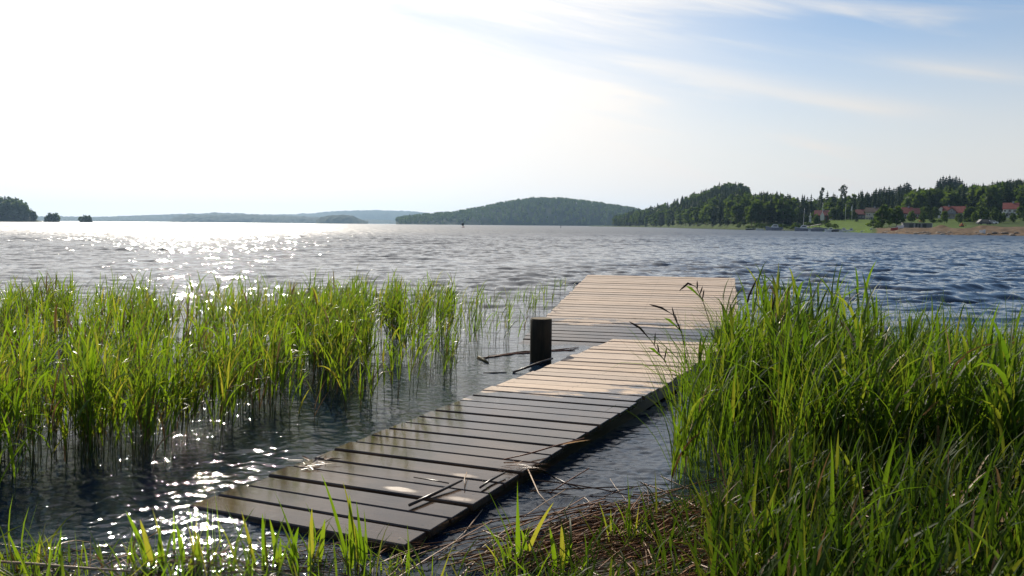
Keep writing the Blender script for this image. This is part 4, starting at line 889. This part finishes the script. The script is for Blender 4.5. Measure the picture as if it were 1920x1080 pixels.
def shed(px, wpx, yb, yt, D, dep, m_, lab, door=0.0):
    t = np.interp(px, BX, BT); loc = np.array([t * D, D, zat(px, yb, D)]); e = empty('shed', loc, -math.atan(t) + .12); tag(e, lab, 'shed'); w_ = wpx * D / F / 2; h_ = (yb - yt) * D / F
    MB().box(-w_, w_, 0, dep, -.6, h_).build('wall', m_, e); MB().box(-w_ - .12, w_ + .12, -.2, dep + .15, h_ + .003, h_ + .14).build('roof', GREYW, e)
    MB().box(door * w_ - w_ * .3, door * w_ + w_ * .3, -.03, .02, 0, h_ * .85).build('door', DGREEN if m_ is not DGREEN else GREYP, e)
    for u in (-.95, .95): MB().box(u * w_ - .06, u * w_ + .06, -.035, .03, 0, h_ * .98).build('corner_post', FRAME, e)
shed(1704, 21, 428.0, 418.5, 258, 3, GREYP, 'grey shed with a pale door frame beside the big leafy tree', .35); shed(1721, 11, 427.6, 419, 260, 3, DGREEN, 'dark open shed between the two grey sheds', 0.0); shed(1737, 20, 427.4, 419, 262, 3, GREYP, 'grey shed closest to the pale sand heap', -.3)

# ------------------------------------------------------------------ vehicles, poles, boats
TYRE = mat('black_tyre', (.02, .02, .02), .8); REDP = mat('red_paint', (.45, .06, .05), .35, spec=.5); WHITEP = mat('white_paint', (.75, .75, .74), .35, (.68, .68, .68), 2, .5)
ORANGEP = mat('orange_paint', (.30, .075, .025), .45, (.35, .09, .03), 3); DARKP = mat('dark_blue_paint', (.03, .035, .05), .35, spec=.5); GREYH = mat('blue_grey_hull', (.24, .25, .30), .4, (.18, .19, .23), 1, .5); STEEL = mat('pale_metal', (.5, .5, .5), .5)
def car(px, D, paint, lab, ln=4.3, van=False, rz=0.0):
    p_ = LP(px, D); e = empty('parked_car', p_ + np.array([0, 0, .15]), rz); tag(e, lab, 'car'); h = 1.9 if van else 1.42; l = ln / 2
    prof = [(-l, .3), (-l, .75), (-l + .2, .88), (-l * .55, h - .05), (-l * .4, h), (l * .35, h), (l * .62, .95), (l - .1, .82), (l, .6), (l, .3)]
    MB().rings([[(a, y_, b) for a, b in prof] for y_ in (-.82, .82)][::-1]).build('body', paint, e)
    gl = [(-l * .52, .95), (-l * .42, h - .1), (l * .32, h - .1), (l * .54, .95)]
    for y_ in (-.84, .825): MB().rings([[(a, y_, b) for a, b in gl], [(a, y_ + .014, b) for a, b in gl]][::-1]).build('window', PANE, e)
    for sx_ in (-.6, .62):
        for y_ in (-.86, .70): MB().rings([[(sx_ * l + .32 * math.cos(a), yy, .32 + .32 * math.sin(a)) for a in [k * .5236 for k in range(12)]] for yy in (y_, y_ + .16)][::-1]).build('wheel', TYRE, e)
car(1845, 300, DARKP, 'dark van parked below the slope right of the lawn', 5.2, True); car(1858, 302, WHITEP, 'white car parked right of the dark van')
def digger(px, D, lab, s=1.0, flip=1):
    e = empty('digger', LP(px, D), 0); tag(e, lab, 'digger'); e.scale = (s * flip, s, s)
    for y_ in (-.9, .5): MB().rings([[(a, yy, b) for a, b in ((-1.3, .35), (-1.1, .0), (1.1, 0), (1.3, .35), (1.1, .65), (-1.1, .65))] for yy in (y_, y_ + .4)]).build('track', TYRE, e)
    MB().rings([[(a, yy, b) for a, b in ((-1.2, .7), (1.1, .7), (1.1, 1.2), (.3, 1.5), (-1.2, 1.6))] for yy in (-.8, .8)]).build('body', ORANGEP, e)
    cb_ = MB().rings([[(a, yy, b) for a, b in ((-.5, 1.56), (.6, 1.45), (.5, 2.5), (-.5, 2.6))] for yy in (-.7, .25)]).build('cab', ORANGEP, e)
    MB().box(-.3, .35, -.72, -.703, 1.75, 2.35).build('window', PANE, cb_)
    MB().tube([(.9, .5, 1.2), (2.0, .5, 2.3), (2.9, .5, 1.2)], [.17, .16, .1], 6).build('arm', ORANGEP, e); MB().rings([[(a, yy, b) for a, b in ((2.7, .5), (3.2, .5), (3.0, 1.2), (2.8, 1.2))] for yy in (.2, .8)]).build('bucket', TYRE, e)
digger(1803, 275, 'orange digger standing on the grass above the sand heaps', .5); digger(1725, 360, 'smaller orange digger on the lawn behind the sheds', .42, -1)
POLE = mat('white_pole', (.75, .75, .75), .5)
def pole(px, yb, yt, D, lab, flag=False):
    b = np.array([np.interp(px, BX, BT) * D, D, zat(px, yb, D)]); h_ = (yb - yt) * D / F; e = empty('flagpole', b); tag(e, lab, 'flagpole', 'flagpoles by the lawn')
    MB().tube([(0, 0, -.5), (0, 0, h_ * .5), (0, 0, h_)], [.10, .08, .05], 8).build('pole', POLE, e, True); MB().rings([[(r_ * math.cos(a), r_ * math.sin(a), z_) for a in [k * .785 for k in range(8)]] for r_, z_ in ((.03, h_ - .02), (.13, h_ + .08), (.03, h_ + .18))]).build('knob', POLE, e)
    if flag:
        V = []; Fq = []
        for i in range(7):
            for j in range(5): V.append((-.05 - .09 * j - .012 * i * j, .10 * math.sin(j * 1.6 + i * .3), h_ - .3 - i * .35 - .12 * j))
        for i in range(6):
            for j in range(4): a = i * 5 + j; Fq.append((a, a + 1, a + 6, a + 5))
        MB().add(V, Fq).build('flag', WHITEW, e)
pole(1541.5, 412, 380.5, 415, 'tall white flagpole in front of the red roofed house with white tower'); pole(1584.5, 413, 384, 410, 'bare flagpole at the top of the bright lawn'); pole(1596.5, 413, 385, 410, 'flagpole with a pale flag hanging limp', True)

def boat(px, yw, D, ln, hull_m, lab, bow=1, cabin=True, mast=0, ang=0.0, beam=None, low=False, name='moored_boat', cover=False, wheel=WHITEP):
    b = G(px, yw); t = np.interp(px, BX, BT); D = D or b[1]; e = empty(name, (t * D, D, 0.0), -math.atan(t) + ang); tag(e, lab, 'boat')
    bm = beam or ln * .33; hh = max(.55, ln * (.13 if low else .17)); rings = []
    for u in (-.5, -.45, -.2, .1, .3, .43, .5):
        wd = bm / 2 * (1 - max(0, (u + .05) / .55) ** 2.2) if u > -.05 else bm / 2 * (.9 if u < -.44 else 1); sh = hh * (1 + .45 * max(0, u) * 2 ** 1)
        x_ = u * ln * bow; wd = max(wd, .03)
        r_ = [(x_, -wd, sh), (x_, -wd * .8, .0), (x_, -wd * .3, -.28), (x_, wd * .3, -.28), (x_, wd * .8, 0), (x_, wd, sh), (x_, wd * .9, sh + .02), (x_, 0, sh + .05), (x_, -wd * .9, sh + .02)]
        rings.append(r_)
    MB().rings(rings if bow < 0 else rings[::-1]).build('hull', hull_m, e)
    MB().tube([(-.48 * ln * bow, -bm * .47, hh), (0, -bm * .515, hh * 1.05), (.25 * ln * bow, -bm * .42, hh * 1.25), (.48 * ln * bow, -.03, hh * 1.48)], .05, 5).build('rail', WHITEP, e)
    if cabin:
        ch = max(.75, ln * .17); A = [(-.25, 0), (.22, 0), (.08, ch), (-.18, ch)]
        c_ = MB().rings([[(a * ln * bow, yy, hh * 1.1 + b_) for a, b_ in A] for yy in (-bm * .3, bm * .3)]).build('cabin', wheel, e)
        MB().rings([[(a * ln * bow, yy, hh * 1.1 + b_) for a, b_ in ((-.18, ch * .35), (.10, ch * .35), (.05, ch * .8), (-.15, ch * .8))] for yy in (-bm * .3 - .02, -bm * .3 - .006)]).build('window', PANE, c_)
        MB().box(*sorted((-.2 * ln * bow, .07 * ln * bow)), -bm * .33, bm * .33, hh * 1.1 + ch + .004, hh * 1.1 + ch + .09).build('cabin_roof', wheel, e)
    if cover:
        MB().rings([[(u * ln * bow, -bm * .42 * f, hh * 1.06), (u * ln * bow, 0, hh * 1.06 + ln * .09 * f), (u * ln * bow, bm * .42 * f, hh * 1.06)] for u, f in ((-.46, .5), (-.3, 1), (0, 1), (.2, .7), (.33, .2))]).build('cover', DARKP, e)
    if not cabin and not cover:
        for u in (-.2, .08): MB().box(*sorted((u * ln * bow, (u + .06) * ln * bow)), -bm * .42, bm * .42, hh * 1.08, hh * 1.16).build('seat', WHITEP, e)
    if mast:
        MB().tube([(0, 0, hh), (.02 * ln, 0, hh + mast * .5), (.05 * ln, 0, hh + mast)], [.07, .06, .04], 6).build('mast', POLE, e, True)
        MB().tube([(0, 0, hh + 1.1), (-.38 * ln * bow, 0, hh + 1.0)], .06, 6).build('boom', POLE, e, True)
    return e
boat(1452, 431, 366, 7.4, GREYH, 'blue grey motor cruiser with a white cabin, left end of the mooring', -1, True, beam=2.4)
boat(1506, 432.5, 338, 6.6, GREYH, 'grey hulled sailing boat with a tall bare mast', -1, True, 8.2, beam=2.1)
boat(1519.5, 433, 336, 1.6, WHITEP, 'tiny white dinghy between the sailing boat and the grey boat', -1, False, low=True)
boat(1536, 434, 320, 6.0, GREYH, 'grey open motor boat with a dark canopy right of the sailing boat', 1, False, cover=True, beam=2.0)
boat(1557, 434, 306, 3.9, WHITEP, 'white motor boat moored under the grey green bush', -1, True)
boat(1571, 434.5, 299, 4.2, DARKP, 'dark boat with a covered cockpit between two white boats', 1, False, cover=True)
boat(1583, 434.5, 292, 3.4, WHITEP, 'white cabin boat right of the dark covered boat', 1, True)
boat(1595.5, 434.8, 285, 2.9, WHITEP, 'small white boat moored below the middle of the bright lawn', -1, True, low=True)
boat(1609, 435.5, 279, 2.8, DARKP, 'little dark rowing boat among the white boats', 1, False, low=True)
boat(1624, 435.6, 269, 3.2, WHITEP, 'white rowing boat near the right end of the mooring', 1, False, low=True)
boat(1633, 435, 268, 2.2, WHITEP, 'white boat with its bow up on the shore at the mooring end', -1, True, low=True)
boat(1638.5, 436, 262, 1.7, WHITEP, 'last and smallest white dinghy at the right end of the mooring', 1, False, low=True)
boat(1407, 430.8, 412, 4.6, DARKP, 'dark rowing boat pulled up left of the motor cruiser', 1, False, low=True); boat(1425, 431, 392, 3.6, WHITEP, 'low white rowing boat just left of the motor cruiser', -1, False, low=True)
e = boat(1842.5, 440.2, None, 1.3, WHITEP, 'small white rowing boat drawn up alone on the stony shore', 1, False, low=True); e.location = LP(1842.5, 203); e.location.z += .1
for px, D_, m_, lab in ((1677, 242, REDP, 'small red rowing boat pulled up on the gravel left of the grey sheds'), (1688, 246, WHITEP, 'small white rowing boat pulled up beside the red one by the grey sheds')):
    e = boat(px, 436, D_, 1.9, m_, lab, 1, False, low=True); e.location = LP(px, D_); e.location.z += .15
# jetty and gangway
def jetty(px0, px1, D, z, lab, name='jetty', z1=None):
    x0 = np.interp(px0, BX, BT) * D; x1 = np.interp(px1, BX, BT) * D; e = empty(name, (x0, D, 0)); tag(e, lab, name); l_ = x1 - x0; z1 = z if z1 is None else z1
    MB().rings([[(0, 0, z - .14), (0, 1.3, z - .14), (0, 1.3, z), (0, 0, z)], [(l_, 0, z1 - .14), (l_, 1.3, z1 - .14), (l_, 1.3, z1), (l_, 0, z1)]]).build('deck', mat('pale_planks', (.6, .55, .47), .8), e)
    for k in range(4): u = l_ * (k + .5) / 4; zz = z + (z1 - z) * (k + .5) / 4; MB().tube([(u, .2, -1), (u, .2, zz - .142)], .09, 6).build('pile', BEAM, e); 
jetty(1468, 1494, 352, .45, 'low white jetty left of the sailing boat'); jetty(1515, 1540, 344, 2.0, 'sloping pale gangway leading up to the lawn behind the boats', 'gangway', 3.0)
# marker buoys
def at_water(px, D): return np.array([bearing(px) * D, D, 0])
e = empty('marker_buoy', at_water(868.5, 420)); tag(e, 'small dark square topped marker buoy far out before the blue hill', 'buoy'); e.rotation_euler = (0, R(-7), 0)
MB().rings([[(r_ * math.cos(a), r_ * math.sin(a), z_) for a in [k * .524 for k in range(12)]] for r_, z_ in ((.55, -.3), (.8, .05), (.75, .3), (.2, .55))]).build('float', mat('red_brown_float', (.2, .06, .05), .6), e)
MB().tube([(0, 0, .5), (0, 0, 1.1)], .12, 6).build('stem', TYRE, e); MB().box(-.62, .62, -.3, .3, .95, 2.1).build('top_mark', TYRE, e)
e = empty('spar_buoy', at_water(1051.5, 450)); tag(e, 'thin dark spar buoy standing in the lake before the blue hill', 'buoy')
MB().tube([(0, 0, -.5), (0, 0, .8), (.05, 0, 1.7)], [.14, .12, .08], 8).build('spar', TYRE, e); MB().rings([[(r_ * math.cos(a), r_ * math.sin(a), z_) for a in [k * .785 for k in range(8)]] for r_, z_ in ((.3, -.2), (.34, .06), (.15, .2))]).build('float', TYRE, e)

# shore stones along the right bank
STONE = mat('shore_stone', (.30, .25, .20), .9, (.16, .13, .10), 2)
def stone_mesh(seed):
    r_ = random.Random(seed); rings = []
    for z_, f in ((-.3, .7), (0, 1), (.3, .85), (.5, .4)): rings.append([(f * r_.uniform(.8, 1.1) * math.cos(a), .8 * f * r_.uniform(.8, 1.1) * math.sin(a), z_) for a in [k * .785 for k in range(8)]])
    return rings
sp = [MB().rings(stone_mesh(i)).build('shore_stone', STONE) for i in range(3)]
for i in range(46):
    o = sp[i] if i < 3 else sp[i % 3].copy()
    if i >= 3: COL.objects.link(o)
    px = rg.uniform(1655, 1925); o.location = LP(px, np.interp(px, TP, TD0) + rg.uniform(.3, 5)); s_ = rg.uniform(.25, .7); o.scale = (s_ * 1.4, s_, s_ * .8); o.rotation_euler = (0, 0, rg.uniform(0, 6))
    tag(o, 'grey brown stone at the water line of the gravel bank', 'stone', 'stones along the gravel bank')

# ------------------------------------------------------------------ hills and islands across the lake
HILLG = mat('wooded_hill', (.028, .05, .018), .95, (.016, .032, .014), .02, .1)
def hill(name, sky, D, depth, bump, bs, seed):
    xs = np.arange(sky[0][0], sky[-1][0] + .1, max(.35, bs * F / D * .35)); sx_ = [s_[0] for s_ in sky]; sy_ = [s_[1] for s_ in sky]
    rows = []
    for k, t in enumerate(np.linspace(0, 1, 22)):
        Dk = D + depth * t; zc = H + (hy(xs) - np.interp(xs, sx_, sy_)) * (D + depth * .6) / F
        prof = np.sin(np.minimum(t / .6, 1) * np.pi / 2) ** .8 if t <= .6 else 1 - ((t - .6) / .4) ** 2
        x_ = np.array([bearing(p_) for p_ in xs]) * Dk
        z = np.maximum(zc, 0) * prof + bump * (vnoise(x_, np.full_like(x_, Dk), bs, seed) - .5 + .6 * (vnoise(x_, np.full_like(x_, Dk), bs * 2.3, seed + 5) - .5)) * (1 if 0 < t else 0)
        z = np.where(t == 0, -.5, np.maximum(z, -.5)); rows.append(np.stack([x_, np.full_like(x_, Dk), z], 1))
    V = np.array(rows); a_, b_ = V.shape[:2]; q = (np.arange(a_ - 1)[:, None] * b_ + np.arange(b_ - 1)[None, :]).ravel()
    tag(mesh_obj(name, V.reshape(-1, 3), np.stack([q, q + 1, q + 1 + b_, q + b_], 1), HILLG), kind='structure')
    return lambda px, t: np.array([bearing(px) * (D + depth * t), D + depth * t, 0.0])
hill('far_hills', [(440, 408), (480, 404), (560, 401.5), (600, 399), (625, 396.5), (660, 395), (720, 394.5), (745, 396), (775, 396.5), (800, 400), (850, 403), (900, 406), (1000, 410)], 6000, 700, 9, 16, 1)
hill('far_hills', [(-400, 404), (-100, 404), (0, 405), (70, 406), (120, 406.5), (180, 407), (240, 405), (330, 402), (400, 399.5), (440, 400), (480, 402), (540, 404), (600, 407), (680, 411), (750, 414)], 4600, 500, 8, 14, 2)
hill('wooded_shore', [(318, 413), (330, 406), (345, 403.5), (400, 404), (440, 403), (480, 404), (510, 406), (560, 406), (600, 409), (640, 413)], 3700, 260, 8, 12, 3)
hill('island', [(593, 414), (600, 408), (615, 405), (640, 404), (660, 405), (672, 409), (680, 413), (692, 414)], 2900, 160, 6, 10, 4)
CH = [(742, 416), (760, 412.5), (800, 408), (850, 404), (900, 396), (950, 385), (1000, 378), (1050, 379), (1100, 384), (1150, 391), (1180, 396), (1240, 410)]
hill('wooded_hill', CH, 2000, 420, 4, 14, 6)
it = []; cxs = [c_[0] for c_ in CH]; cys = [c_[1] for c_ in CH]
for _ in range(3600):
    px = rg.uniform(744, 1215); t = rg.random() ** .8 * .66; D = 2000 + 420 * t; zc = H + (hy(px) - np.interp(px, cxs, cys)) * (2000 + 420 * .6) / F
    z = max(zc, 0) * (math.sin(min(t / .6, 1) * math.pi / 2) ** .8 if t <= .6 else 1 - ((t - .6) / .4) ** 2)
    kd = 'tiny' if rg.random() < .6 else 'tinyb'; h = rg.uniform(9, 15) if z > 3 else rg.uniform(7, 11)
    it.append((kd, np.array([bearing(px) * D, D, z - .5]), h, rg.uniform(.9, 1.4)))
forest('forest', it, [SPRUCE, BROAD], 'distant bluish wood covering the broad hill across the lake')
# wooded point at the left edge and its two islets
hill('island', [(-260, 392), (-120, 384), (0, 393), (30, 397), (55, 405), (72, 413), (80, 416)], 1000, 120, 1, 12, 8)
it = []
for _ in range(330):
    px = rg.uniform(-250, 68); t = rg.uniform(0, .7); D = 1000 + 120 * t; top = np.interp(px, [-250, -120, -20, 0, 30, 45, 58, 70], [372, 358, 362, 364, 368, 374, 386, 400])
    zc = max(0, H + (hy(px) - np.interp(px, [-260, -120, 0, 30, 55, 72, 80], [392, 384, 393, 397, 405, 413, 416])) * 1070 / F) * math.sin(min(t / .6, 1) * math.pi / 2) ** .8
    h = max(6, (zat(px, top, D) - zc) * rg.uniform(.62, 1.0)); it.append(('spruce' if rg.random() < .45 else 'birch', np.array([bearing(px) * D, D, zc - .5]), min(h, 26), rg.uniform(.9, 1.3)))
forest('forest', it, [SPRUCE, BROAD], 'dark wood on the point at the left edge of the lake')
for nm, pts, lab, grp in (('islet', [(84, 405), (90, 402), (95, 397), (100, 400), (104, 398), (107, 403)], 'tree on the larger islet next to the wooded point', 'trees on the larger islet'), ('islet', [(152, 404), (157, 402), (162, 402), (167, 403), (171, 405)], 'tree on the small round islet further from the wooded point', 'trees on the small islet')):
    c = at_water(sum(p_[0] for p_ in pts) / len(pts), 1000); rr_ = (pts[-1][0] - pts[0][0]) * 1000 / F * .62
    o = MB().rings([[(r_ * rr_ * math.cos(a), r_ * rr_ * .7 * math.sin(a), z_) for a in [k * .393 for k in range(16)]] for r_, z_ in ((1.1, -.4), (1.05, .4), (.8, 1.3), (.3, 1.7))]).build(nm, HILLG); o.location = c; tag(o, kind='structure')
    for px, yt in pts: tree('birch' if rg.random() < .6 else 'spruce', at_water(px, 1000 + rg.uniform(-3, 3)) - np.array([0, 0, .8]), zat(px, yt, 1000) + .8, 1.6, lab, grp)

# ------------------------------------------------------------------ air
m, nt, out = nodes('haze_air'); pv = N(nt, 'ShaderNodeVolumePrincipled'); pv.inputs['Color'].default_value = (.46, .70, 1.0, 1); pv.inputs['Density'].default_value = 7.5e-5; pv.inputs['Anisotropy'].default_value = .45
nt.links.new(pv.outputs[0], out.inputs['Volume'])
o = MB().box(-7800, 7800, -60, 7800, -14, 175).build('haze', m); tag(o, kind='stuff')
